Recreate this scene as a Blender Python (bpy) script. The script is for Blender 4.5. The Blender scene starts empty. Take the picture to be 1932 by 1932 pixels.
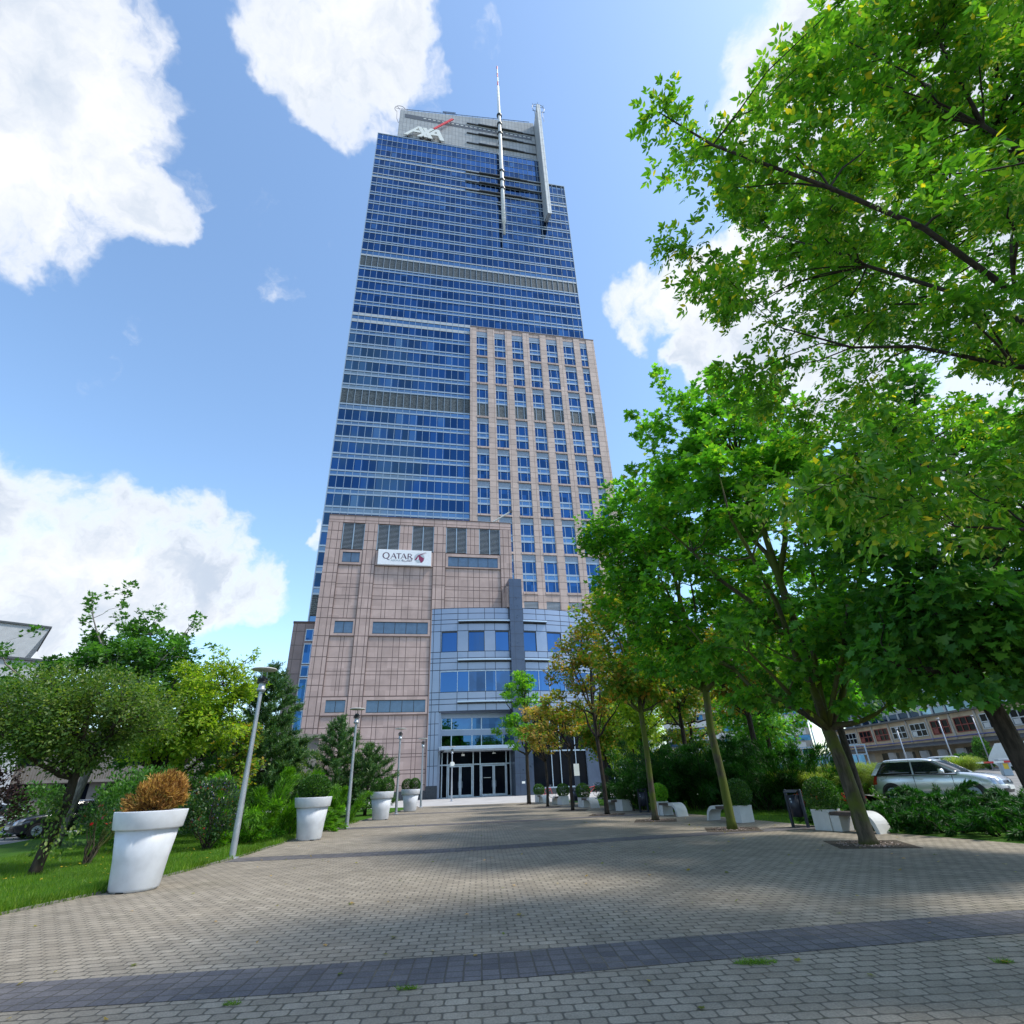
import bpy, bmesh, math, random
import numpy as np
from mathutils import Matrix, Vector

C = bpy.context.scene.collection
R = math.radians
rng = np.random.default_rng(7)

# ------------------------------------------------------------------ camera
PITCH, ROLL = R(27.045), -0.03943
fw = Vector((0, math.cos(PITCH), math.sin(PITCH)))
r0 = Vector((1, 0, 0)); u0 = Vector((0, -math.sin(PITCH), math.cos(PITCH)))
cr = math.cos(ROLL) * r0 + math.sin(ROLL) * u0
cu = -math.sin(ROLL) * r0 + math.cos(ROLL) * u0
cd = bpy.data.cameras.new('camera'); cam = bpy.data.objects.new('camera', cd); C.objects.link(cam)
m = Matrix((cr, cu, -fw)).transposed().to_4x4(); m.translation = Vector((0, 0, 1.55)); cam.matrix_world = m
cd.sensor_width = 36; cd.sensor_height = 36; cd.sensor_fit = 'HORIZONTAL'; cd.lens = 18.497
cd.clip_start = 0.05; cd.clip_end = 3000
bpy.context.scene.camera = cam

# ------------------------------------------------------------------ sun
SUN_AZ, SUN_EL = R(99), R(55)          # azimuth measured clockwise from +Y
sd = Vector((math.sin(SUN_AZ) * math.cos(SUN_EL), math.cos(SUN_AZ) * math.cos(SUN_EL), math.sin(SUN_EL)))
sl = bpy.data.lights.new('sun', 'SUN'); sl.energy = 2.7; sl.angle = R(8); sl.color = (1, 0.94, 0.84)
so = bpy.data.objects.new('sun', sl); C.objects.link(so)
so.rotation_euler = (-sd).to_track_quat('-Z', 'Y').to_euler()

# ------------------------------------------------------------------ exposure
sc = bpy.context.scene
sc.view_settings.view_transform = 'Standard'; sc.view_settings.look = 'None'
sc.view_settings.exposure = 0.66; sc.view_settings.gamma = 1
sc.render.engine = 'CYCLES'
sc.cycles.max_bounces = 6; sc.cycles.diffuse_bounces = 3; sc.cycles.glossy_bounces = 3
sc.cycles.transmission_bounces = 4; sc.cycles.transparent_max_bounces = 6

# ------------------------------------------------------------------ node helper
class NT:
    def __init__(s, tree): s.t = tree; s.n = tree.nodes; s.n.clear()
    def add(s, typ, **kw):
        nd = s.n.new(typ)
        for k, v in kw.items(): setattr(nd, k, v)
        return nd
    def put(s, sock, v):
        if v is None: return
        if isinstance(v, bpy.types.NodeSocket): s.t.links.new(v, sock)
        else: sock.default_value = v
    def math(s, op, a, b=None, c=None, clamp=False):
        nd = s.add('ShaderNodeMath', operation=op); nd.use_clamp = clamp
        s.put(nd.inputs[0], a)
        if b is not None: s.put(nd.inputs[1], b)
        if c is not None: s.put(nd.inputs[2], c)
        return nd.outputs[0]
    def mix(s, f, a, b, blend='MIX'):
        nd = s.add('ShaderNodeMix', data_type='RGBA', blend_type=blend)
        s.put(nd.inputs[0], f); s.put(nd.inputs[6], a); s.put(nd.inputs[7], b)
        return nd.outputs[2]
    def noise(s, vec, scale, detail=4, rough=0.5, dist=0.0):
        nd = s.add('ShaderNodeTexNoise'); s.put(nd.inputs['Vector'], vec)
        nd.inputs['Scale'].default_value = scale; nd.inputs['Detail'].default_value = detail
        nd.inputs['Roughness'].default_value = rough; nd.inputs['Distortion'].default_value = dist
        return nd.outputs[0]
    def smooth(s, v, a, b, lo=0.0, hi=1.0, kind='SMOOTHSTEP'):
        nd = s.add('ShaderNodeMapRange', interpolation_type=kind)
        s.put(nd.inputs[0], v); nd.inputs[1].default_value = a; nd.inputs[2].default_value = b
        nd.inputs[3].default_value = lo; nd.inputs[4].default_value = hi
        return nd.outputs[0]
    def sep(s, v):
        nd = s.add('ShaderNodeSeparateXYZ'); s.put(nd.inputs[0], v); return nd.outputs
    def comb(s, x, y, z):
        nd = s.add('ShaderNodeCombineXYZ')
        s.put(nd.inputs[0], x); s.put(nd.inputs[1], y); s.put(nd.inputs[2], z); return nd.outputs[0]
    def obj(s): return s.add('ShaderNodeTexCoord').outputs['Object']
    def pos(s): return s.add('ShaderNodeNewGeometry').outputs['Position']
    def rnd(s): return s.add('ShaderNodeNewGeometry').outputs['Random Per Island']
    def out(s, sh):
        o = s.add('ShaderNodeOutputMaterial'); s.t.links.new(sh, o.inputs[0])
    def bsdf(s, col, rough=0.6, metal=0.0, spec=0.5, normal=None, **kw):
        nd = s.add('ShaderNodeBsdfPrincipled')
        s.put(nd.inputs['Base Color'], col); s.put(nd.inputs['Roughness'], rough); s.put(nd.inputs['Metallic'], metal)
        s.put(nd.inputs['Specular IOR Level'], spec)
        if normal is not None: s.put(nd.inputs['Normal'], normal)
        for k, v in kw.items(): s.put(nd.inputs[k], v)
        return nd.outputs[0]
    def bump(s, h, strength=0.3, dist=0.02):
        nd = s.add('ShaderNodeBump'); nd.inputs['Strength'].default_value = strength
        nd.inputs['Distance'].default_value = dist; s.put(nd.inputs['Height'], h); return nd.outputs[0]

def newmat(name):
    mt = bpy.data.materials.new(name); mt.use_nodes = True
    return mt, NT(mt.node_tree)

# ------------------------------------------------------------------ world: sky + clouds
def ray(x, y):
    """world direction of a point of the photograph (1932 px wide), used once to place the clouds in the sky"""
    f = 1973 * 1932 / 3840
    v = ((x - 966) * cr + (966 - y) * cu) / f + fw
    return v.normalized()

w = bpy.data.worlds.new('World'); sc.world = w; w.use_nodes = True
n = NT(w.node_tree)
sky = n.add('ShaderNodeTexSky', sky_type='NISHITA'); sky.sun_disc = False
sky.sun_elevation = SUN_EL; sky.sun_rotation = SUN_AZ; sky.altitude = 100; sky.dust_density = 0.7; sky.ozone_density = 1.6; sky.air_density = 1.0
skyc = n.mix(1.0, sky.outputs[0], (1.24, 1.34, 1.33, 1), 'MULTIPLY')
skyv = n.add('ShaderNodeVectorMath', operation='SCALE'); n.put(skyv.inputs[0], skyc); skyv.inputs[3].default_value = 0.15
d = n.add('ShaderNodeTexCoord').outputs['Generated']
# (x, y, radius in degrees, weight)
blobs = [(-10, 150, 13, 1), (40, 290, 10, 1), (140, 370, 8, 1), (255, 400, 5.5, .9), (-90, 230, 12, 1), (0, 390, 6, .85), (190, 265, 5.5, .85), (80, 120, 6, .9), (-140, 80, 14, 1), (310, 430, 3, .7),
         (600, 20, 9, 1), (680, 90, 7, 1), (620, 160, 6, .9), (530, 50, 6, .9), (690, 190, 4.5, .8), (640, -80, 10, 1), (740, 20, 5, .7),
         (40, 1060, 10, 1), (150, 1010, 8, .95), (250, 1080, 8, 1), (370, 1020, 6.5, .9), (340, 1110, 6, .9), (470, 1110, 5, .8), (110, 1130, 9, .9), (-80, 1000, 10, 1), (590, 1015, 2.2, .8),
         (1200, 570, 4.5, .9), (1270, 560, 4.5, .85), (1360, 560, 7, 1), (1330, 650, 5.5, 1), (1420, 480, 5, .85), (1480, 600, 9, 1), (1560, 720, 7, .9), (1420, 760, 5, .8),
         (1650, 130, 13, 1), (1780, 300, 15, 1), (1850, 60, 12, 1), (1600, 500, 11, .95), (1750, 650, 12, .9),(1900, 800, 14, .9),
         (360, 350, 2.5, .55), (490, 400, 3.0, .55), (510, 530, 3, .5), (210, 710, 2.5, .5), (265, 630, 1.8, .42), (610, 440, 2.5, .5), (210, 60, 4, .65), (800, 130, 2.5, .6), (780, 180, 2.5, .6), (920, 100, 2.2, .5)]
acc = None
sx, sy, sz = n.sep(d)
wn = n.add('ShaderNodeTexNoise'); n.put(wn.inputs['Vector'], d); wn.inputs['Scale'].default_value = 6; wn.inputs['Detail'].default_value = 5; wn.inputs['Roughness'].default_value = .6
wc = n.add('ShaderNodeVectorMath', operation='SUBTRACT'); n.put(wc.inputs[0], wn.outputs['Color']); wc.inputs[1].default_value = (.5, .5, .5)
ws = n.add('ShaderNodeVectorMath', operation='SCALE'); n.put(ws.inputs[0], wc.outputs[0]); ws.inputs[3].default_value = 0.16
wv = n.add('ShaderNodeVectorMath', operation='ADD'); n.put(wv.inputs[0], d); n.put(wv.inputs[1], ws.outputs[0])
wd = n.add('ShaderNodeVectorMath', operation='NORMALIZE'); n.put(wd.inputs[0], wv.outputs[0])
for (bx, by, rad, wt) in blobs:
    v = ray(bx, by)
    dp = n.add('ShaderNodeVectorMath', operation='DOT_PRODUCT'); n.put(dp.inputs[0], wd.outputs[0]); dp.inputs[1].default_value = v
    b = n.smooth(dp.outputs['Value'], math.cos(R(rad)), math.cos(R(rad * .45)), 0.0, wt, 'SMOOTHSTEP')
    acc = b if acc is None else n.math('MAXIMUM', acc, b)
n1 = n.noise(wv.outputs[0], 7.0, 12, 0.62)
n2 = n.noise(d, 2.6, 6, 0.5)
# patchy fair-weather cloud over the rest of the sky, behind the viewer
back = n.math('MULTIPLY', n.smooth(sy, 0.05, -0.25), n.smooth(n2, 0.49, 0.62, 0, 0.85))
acc = n.math('MAXIMUM', acc, back)
fld = n.math('ADD', acc, n.math('MULTIPLY', n.math('SUBTRACT', n1, 0.5), 1.8))
mask = n.smooth(fld, 0.45, 1.02)
shade = n.smooth(n.noise(wv.outputs[0], 4.2, 9, 0.62), 0.36, 0.70)
core = n.smooth(fld, 0.75, 1.1)
cl = n.mix(n.math('MULTIPLY', n.math('SUBTRACT', 1.0, shade), core), (0.68, 0.69, 0.71, 1), (0.40, 0.46, 0.55, 1))
final = n.mix(mask, skyv.outputs[0], cl)
bg = n.add('ShaderNodeBackground'); n.put(bg.inputs[0], final); bg.inputs[1].default_value = 1.0
wo = n.add('ShaderNodeOutputWorld'); n.t.links.new(bg.outputs[0], wo.inputs[0])

# ------------------------------------------------------------------ mesh builder
class MB:
    def __init__(s, off=(0, 0, 0)):
        s.v = []; s.f = []; s.m = []; s.o = off
    def quad(s, pts, mi=0):
        b = len(s.v); s.v += [tuple(p) for p in pts]; s.f.append(tuple(range(b, b + len(pts)))); s.m.append(mi)
    def box(s, x0, x1, y0, y1, z0, z1, mi=0):
        b = len(s.v)
        s.v += [(x0, y0, z0), (x1, y0, z0), (x1, y1, z0), (x0, y1, z0), (x0, y0, z1), (x1, y0, z1), (x1, y1, z1), (x0, y1, z1)]
        s.f += [(b, b + 3, b + 2, b + 1), (b + 4, b + 5, b + 6, b + 7), (b, b + 1, b + 5, b + 4), (b + 1, b + 2, b + 6, b + 5), (b + 2, b + 3, b + 7, b + 6), (b + 3, b, b + 4, b + 7)]
        s.m += [mi] * 6
    def tube(s, pts, rad, k=8, mi=0, cap=True):
        pts = [Vector(p) for p in pts]
        rad = [float(q) for q in rad] if isinstance(rad, (list, tuple, np.ndarray)) else [float(rad)] * len(pts)
        rings = []
        ref = None
        for i, p in enumerate(pts):
            t = (pts[min(i + 1, len(pts) - 1)] - pts[max(i - 1, 0)])
            if t.length < 1e-9: t = Vector((0, 0, 1))
            t.normalize()
            if ref is None: ref = Vector((1, 0, 0)) if abs(t.x) < 0.9 else Vector((0, 1, 0))
            a = t.cross(ref); a.normalize(); b2 = t.cross(a); ref = -b2 if False else a.cross(t)
            b = len(s.v)
            for j in range(k):
                an = 2 * math.pi * j / k
                q = p + rad[i] * (math.cos(an) * a + math.sin(an) * b2); s.v.append((q.x, q.y, q.z))
            rings.append(b)
        for i in range(len(rings) - 1):
            for j in range(k):
                j2 = (j + 1) % k
                s.f.append((rings[i] + j, rings[i] + j2, rings[i + 1] + j2, rings[i + 1] + j)); s.m.append(mi)
        if cap:
            s.f.append(tuple(rings[0] + j for j in reversed(range(k)))); s.m.append(mi)
            s.f.append(tuple(rings[-1] + j for j in range(k))); s.m.append(mi)
    def lathe(s, prof, k=24, c=(0, 0), mi=0, cap=True):
        b0 = len(s.v)
        for (r, z) in prof:
            for j in range(k):
                an = 2 * math.pi * j / k; s.v.append((c[0] + r * math.cos(an), c[1] + r * math.sin(an), z))
        for i in range(len(prof) - 1):
            for j in range(k):
                j2 = (j + 1) % k; a = b0 + i * k; b = a + k
                s.f.append((a + j, a + j2, b + j2, b + j)); s.m.append(mi)
        if cap:
            s.f.append(tuple(b0 + j for j in reversed(range(k)))); s.m.append(mi)
            e = b0 + (len(prof) - 1) * k; s.f.append(tuple(e + j for j in range(k))); s.m.append(mi)
    def loft(s, loops, mi=0, cap=True):
        k = len(loops[0]); b0 = len(s.v)
        for L in loops: s.v += [tuple(p) for p in L]
        for i in range(len(loops) - 1):
            for j in range(k):
                j2 = (j + 1) % k; a = b0 + i * k; b = a + k
                s.f.append((a + j, a + j2, b + j2, b + j)); s.m.append(mi)
        if cap:
            s.f.append(tuple(b0 + j for j in reversed(range(k)))); s.m.append(mi)
            e = b0 + (len(loops) - 1) * k; s.f.append(tuple(e + j for j in range(k))); s.m.append(mi)
    def prism(s, poly, y0, y1, mi=0):
        """polygon in (x, z) extruded along y"""
        b = len(s.v); k = len(poly)
        s.v += [(x, y0, z) for x, z in poly] + [(x, y1, z) for x, z in poly]
        s.f.append(tuple(range(b, b + k))); s.f.append(tuple(range(b + 2 * k - 1, b + k - 1, -1))); s.m += [mi, mi]
        for j in range(k):
            j2 = (j + 1) % k; s.f.append((b + j2, b + j, b + k + j, b + k + j2)); s.m.append(mi)
    def build(s, name, mats, parent=None, smooth=False, bevel=0.0):
        me = bpy.data.meshes.new(name); o = s.o
        me.from_pydata([(x - o[0], y - o[1], z - o[2]) for x, y, z in s.v], [], s.f)
        for mt in (mats if isinstance(mats, (list, tuple)) else [mats]): me.materials.append(mt)
        if any(s.m): me.polygons.foreach_set('material_index', s.m)
        if smooth: me.polygons.foreach_set('use_smooth', [True] * len(s.f))
        bm = bmesh.new(); bm.from_mesh(me); bmesh.ops.recalc_face_normals(bm, faces=bm.faces); bm.to_mesh(me); bm.free()
        ob = bpy.data.objects.new(name, me); C.objects.link(ob)
        if parent: ob.parent = parent
        if bevel:
            bv = ob.modifiers.new('bevel', 'BEVEL'); bv.width = bevel; bv.segments = 2; bv.limit_method = 'ANGLE'
        return ob

def tag(o, label=None, cat=None, group=None, kind=None):
    if label: o['label'] = label
    if cat: o['category'] = cat
    if group: o['group'] = group
    if kind: o['kind'] = kind
    return o
def thing(name, label, cat, loc=(0, 0, 0), rz=0.0, group=None):
    o = bpy.data.objects.new(name, None); C.objects.link(o); o.location = loc; o.rotation_euler = (0, 0, rz)
    return tag(o, label, cat, group)
def dup(root, loc, rz, label, group=None, scale=1.0):
    r = root.copy(); C.objects.link(r); r.location = loc; r.rotation_euler = (0, 0, rz); r.scale = (scale,) * 3
    r['label'] = label
    if group: r['group'] = group
    for ch in list(root.children):
        c = ch.copy(); C.objects.link(c); c.parent = r
        for g in ch.children:
            g2 = g.copy(); C.objects.link(g2); g2.parent = c
    return r
def arrmesh(name, V, loops, sizes, mat, parent=None, smooth=False, mat_idx=None):
    """fast mesh from numpy arrays"""
    me = bpy.data.meshes.new(name)
    me.vertices.add(len(V)); me.vertices.foreach_set('co', np.asarray(V, np.float32).ravel())
    me.loops.add(len(loops)); me.loops.foreach_set('vertex_index', np.asarray(loops, np.int32))
    me.polygons.add(len(sizes)); st = np.zeros(len(sizes), np.int32); st[1:] = np.cumsum(sizes)[:-1]
    me.polygons.foreach_set('loop_start', st); me.polygons.foreach_set('loop_total', np.asarray(sizes, np.int32))
    for mt in (mat if isinstance(mat, (list, tuple)) else [mat]): me.materials.append(mt)
    if mat_idx is not None: me.polygons.foreach_set('material_index', np.asarray(mat_idx, np.int32))
    if smooth: me.polygons.foreach_set('use_smooth', np.ones(len(sizes), bool))
    me.update(calc_edges=True); me.validate()
    ob = bpy.data.objects.new(name, me); C.objects.link(ob)
    if parent: ob.parent = parent
    return ob

# ------------------------------------------------------------------ materials
def plain(name, col, rough=0.6, metal=0.0, spec=0.5, var=0.12, scale=3.0, bump=0.0, coat=0.0):
    mt, n = newmat(name)
    o = n.obj(); nz = n.noise(o, scale, 6, 0.6)
    f = n.smooth(nz, 0.3, 0.7, 1 - var, 1 + var)
    c = n.mix(1.0, (*col, 1), n.comb(f, f, f), 'MULTIPLY')
    n.out(n.bsdf(c, n.smooth(nz, 0.3, 0.7, rough * 0.9, min(1, rough * 1.1)), metal, spec,
                 n.bump(n.noise(o, scale * 12, 3), bump, 0.01) if bump else None, **({'Coat Weight': coat, 'Coat Roughness': 0.05} if coat else {})))
    return mt
def glassmat(name, tint, rough=0.02, cell=(1.355, 3.8), off=(0, 0), var=0.35, lite=None, litep=0.06, wav=0.0):
    """reflective coated glazing; each pane differs a little"""
    mt, n = newmat(name)
    x, y, z = n.sep(n.obj())
    cx = n.math('FLOOR', n.math('DIVIDE', n.math('SUBTRACT', x, off[0]), cell[0]))
    cz = n.math('FLOOR', n.math('DIVIDE', n.math('SUBTRACT', z, off[1]), cell[1]))
    wn = n.add('ShaderNodeTexWhiteNoise', noise_dimensions='2D'); n.put(wn.inputs['Vector'], n.comb(cx, cz, 0))
    v = n.smooth(wn.outputs[0], 0, 1, 1 - var, 1 + var)
    c = n.mix(1.0, (*tint, 1), n.comb(v, v, v), 'MULTIPLY')
    if lite: c = n.mix(n.math('GREATER_THAN', wn.outputs[0], 1 - litep), c, (*lite, 1))
    nb = None
    wc = n.add('ShaderNodeVectorMath', operation='SUBTRACT'); n.put(wc.inputs[0], wn.outputs['Color']); wc.inputs[1].default_value = (.5, .5, .5)
    ws = n.add('ShaderNodeVectorMath', operation='SCALE'); n.put(ws.inputs[0], wc.outputs[0]); ws.inputs[3].default_value = 0.012
    g = n.add('ShaderNodeNewGeometry'); ad = n.add('ShaderNodeVectorMath', operation='ADD')
    if wav:
        nb = n.bump(n.noise(n.obj(), 0.5, 2), wav, 0.3); n.put(ad.inputs[0], nb)
    else: n.put(ad.inputs[0], g.outputs['Normal'])
    n.put(ad.inputs[1], ws.outputs[0])
    n.out(n.bsdf(c, rough, 1.0, 0.5, ad.outputs[0]))
    return mt

M = {}
def stone_mat(name, col, dark, pw, ph, offx=0.0, offz=0.0, lines=True, stain=0.5, tvar=0.10, lw=0.05):
    mt, n = newmat(name)
    o = n.obj(); x, y, z = n.sep(o)
    px = n.math('DIVIDE', n.math('SUBTRACT', x, offx), pw); pz = n.math('DIVIDE', n.math('SUBTRACT', z, offz), ph)
    wn = n.add('ShaderNodeTexWhiteNoise', noise_dimensions='3D')
    n.put(wn.inputs['Vector'], n.comb(n.math('FLOOR', px), n.math('FLOOR', pz), n.math('FLOOR', n.math('DIVIDE', y, pw))))
    tone = n.smooth(wn.outputs[0], 0, 1, 1 - tvar, 1 + tvar)
    nz = n.noise(o, 0.9, 8, 0.65); fine = n.noise(o, 14, 3)
    tone = n.math('MULTIPLY', tone, n.math('ADD', n.smooth(nz, 0.3, 0.72, 0.9, 1.08), n.math('MULTIPLY', n.math('SUBTRACT', fine, 0.5), 0.16)))
    c = n.mix(1.0, (*col, 1), n.comb(tone, tone, tone), 'MULTIPLY')
    if lines:
        fx = n.math('MULTIPLY', n.math('SUBTRACT', 0.5, n.math('ABSOLUTE', n.math('SUBTRACT', n.math('FRACT', px), 0.5))), pw)
        fz = n.math('MULTIPLY', n.math('SUBTRACT', 0.5, n.math('ABSOLUTE', n.math('SUBTRACT', n.math('FRACT', pz), 0.5))), ph)
        soot = n.math('MULTIPLY', n.smooth(fz, 0.16, 0.0), n.smooth(n.noise(o, 1.7, 5), 0.42, 0.7, 0, stain))
        c = n.mix(soot, c, (*dark, 1))
        ln = n.math('MAXIMUM', n.smooth(fx, lw, lw * 0.5), n.smooth(fz, lw, lw * 0.5))
        c = n.mix(n.math('MULTIPLY', ln, 0.85), c, (*dark, 1))
    else:
        st = n.smooth(n.noise(n.comb(n.math('MULTIPLY', x, 2.2), y, n.math('MULTIPLY', z, 0.35)), 1.0, 6), 0.55, 0.8, 0, stain)
        c = n.mix(st, c, (*dark, 1))
    n.out(n.bsdf(c, 0.55, 0, 0.35))
    return mt
M['stone_t'] = stone_mat('tower_stone', (0.455, 0.36, 0.318), (0.15, 0.11, 0.10), 1.55, 1.247, 0, 0.1)
M['stone_p'] = stone_mat('podium_stone', (0.405, 0.302, 0.275), (0.12, 0.085, 0.08), 1.3, 1.33, lines=False, stain=0.30)
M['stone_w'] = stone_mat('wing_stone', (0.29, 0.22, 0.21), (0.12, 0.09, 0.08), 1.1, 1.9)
M['joint'] = plain('stone_joint', (0.10, 0.068, 0.062), 0.8)
M['bluestone'] = plain('blue_stone', (0.20, 0.26, 0.34), 0.35, 0, 0.5, 0.12, 4)
M['bluepane'] = plain('blue_grey_pane', (0.07, 0.125, 0.20), 0.22, 0.25, 0.6, 0.12, 1.5)
M['glass'] = glassmat('blue_glass', (0.030, 0.083, 0.185), 0.015, (1.355, 3.8), (-10.8, 0.0), 0.30, (0.07, 0.16, 0.30), 0.05)
M['glass_s'] = glassmat('spandrel_glass', (0.13, 0.22, 0.33), 0.08, (1.355, 3.8), var=0.08)
M['glass_l'] = glassmat('light_blue_glass', (0.06, 0.15, 0.32), 0.03, (1.355, 2.5), var=0.1)
M['glass_w'] = glassmat('window_glass', (0.03, 0.085, 0.19), 0.015, (0.8, 2.0), var=0.25, wav=0.03)
M['glass_e'] = glassmat('entrance_glass', (0.045, 0.105, 0.23), 0.012, (2.1, 5.0), var=0.12, wav=0.02)
M['glass_d'] = plain('dark_glass', (0.004, 0.006, 0.010), 0.08, 0, 0.03, 0.2, 1)
M['alu'] = plain('aluminium', (0.29, 0.37, 0.45), 0.4, 0.35, 0.5, 0.05)
M['alu_band'] = plain('aluminium_band', (0.37, 0.41, 0.44), 0.5, 0.1, 0.5, 0.06)
M['alu_d'] = plain('dull_aluminium', (0.38, 0.42, 0.46), 0.4, 0.4, 0.5, 0.06)
M['crown'] = stone_mat('crown_cladding', (0.36, 0.38, 0.39), (0.14, 0.15, 0.17), 1.0, 2.05, 0.35, 0.6, True, 0.15, 0.04, 0.06)
M['fin'] = stone_mat('fin_cladding', (0.66, 0.68, 0.68), (0.22, 0.24, 0.27), 0.62, 3.4, 0.28, 0, True, 0.1, 0.04, 0.07)
M['crown_d'] = plain('crown_dark_band', (0.085, 0.095, 0.11), 0.5)
M['bar'] = plain('louvre_bar_metal', (0.055, 0.06, 0.06), 0.5)
M['steel_d'] = plain('dark_steel', (0.045, 0.05, 0.055), 0.45)
M['mast'] = plain('mast_paint', (0.62, 0.64, 0.64), 0.45, 0, 0.5, 0.06)
M['red'] = plain('red_paint', (0.55, 0.035, 0.04), 0.45)
M['sign_red'] = plain('sign_red', (0.72, 0.07, 0.07), 0.45, 0, 0.5, 0.04)
M['sign_white'] = plain('sign_white', (0.72, 0.74, 0.70), 0.45, 0, 0.5, 0.04)
M['panel_white'] = plain('panel_white', (0.70, 0.72, 0.76), 0.4, 0, 0.5, 0.04)
M['burgundy'] = plain('burgundy_letters', (0.06, 0.012, 0.045), 0.5)
M['oryx'] = plain('emblem_burgundy', (0.20, 0.015, 0.075), 0.5)
M['grey_letters'] = plain('grey_letters', (0.22, 0.30, 0.36), 0.5)
def louvre_mat(name, a, b, step, tilt=0.0, maze=False):
    mt, n = newmat(name); x, y, z = n.sep(n.obj())
    if maze:
        nz = n.noise(n.comb(n.math('MULTIPLY', x, 3.0), y, n.math('MULTIPLY', z, 3.0)), 1.0, 2)
        f = n.math('FRACT', n.math('ADD', n.math('DIVIDE', z, step), n.math('MULTIPLY', nz, 2.2)))
    else: f = n.math('FRACT', n.math('DIVIDE', z, step))
    n.out(n.bsdf(n.mix(n.smooth(f, 0.42, 0.58), (*a, 1), (*b, 1)), 0.5, 0.2))
    return mt
M['louvre'] = louvre_mat('pierced_louvre', (0.02, 0.028, 0.032), (0.085, 0.11, 0.12), 0.33, maze=True)
M['metal_e'] = plain('entrance_panels', (0.25, 0.30, 0.40), 0.36, 0.6, 0.5, 0.06, 0.4)
M['metal_el'] = plain('entrance_ledge', (0.42, 0.50, 0.60), 0.35, 0.6, 0.5, 0.05, .5)
M['metal_j'] = plain('panel_joint', (0.02, 0.03, 0.05), 0.6)
M['pier'] = plain('pier_panels', (0.06, 0.085, 0.135), 0.3, 0.35, 0.5, 0.08, 1.5)
M['dark_base'] = plain('dark_granite', (0.03, 0.038, 0.05), 0.3, 0, 0.5, 0.2, 6)
M['frame'] = plain('grey_frame', (0.42, 0.50, 0.58), 0.35, 0.5)
M['white_plastic'] = plain('white_plastic', (0.57, 0.60, 0.66), 0.5, 0, 0.4, 0.10, 2.2)
M['white_conc'] = plain('white_concrete', (0.50, 0.51, 0.505), 0.6, 0, 0.4, 0.08, 3, 0.05)
M['bench_wood'] = plain('dark_bench_wood', (0.06, 0.045, 0.04), 0.6, 0, 0.4, 0.3, 12)
M['galv'] = plain('galvanised_pole', (0.40, 0.43, 0.48), 0.4, 0.5, 0.5, 0.1, 3)
M['bin'] = plain('navy_bin_metal', (0.012, 0.018, 0.034), 0.45, 0.1, 0.5, 0.25, 5)
M['soil'] = plain('soil', (0.05, 0.035, 0.025), 0.95, 0, 0.2, 0.4, 14, 0.5)
M['tyre'] = plain('tyre_rubber', (0.012, 0.012, 0.013), 0.8)
M['black'] = plain('black_trim', (0.008, 0.008, 0.009), 0.4)
M['yellow'] = plain('yellow_paint', (0.65, 0.45, 0.03), 0.5)
# ================================================================== GROUND
def sheet(name, poly, z, mat, label=None):
    mb = MB()
    mb.quad([(p[0], p[1], p[2] if len(p) > 2 else z) for p in poly]); o = mb.build(name, mat)
    o['kind'] = 'structure'
    return o
def asphalt(name, col):
    return plain(name, col, 0.85, 0, 0.3, 0.2, 0.6, 0.3)
M['ground'] = asphalt('ground_asphalt', (0.10, 0.10, 0.095))
M['road'] = asphalt('road_asphalt', (0.20, 0.205, 0.21))
M['lot'] = asphalt('parking_asphalt', (0.22, 0.215, 0.205))

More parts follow.
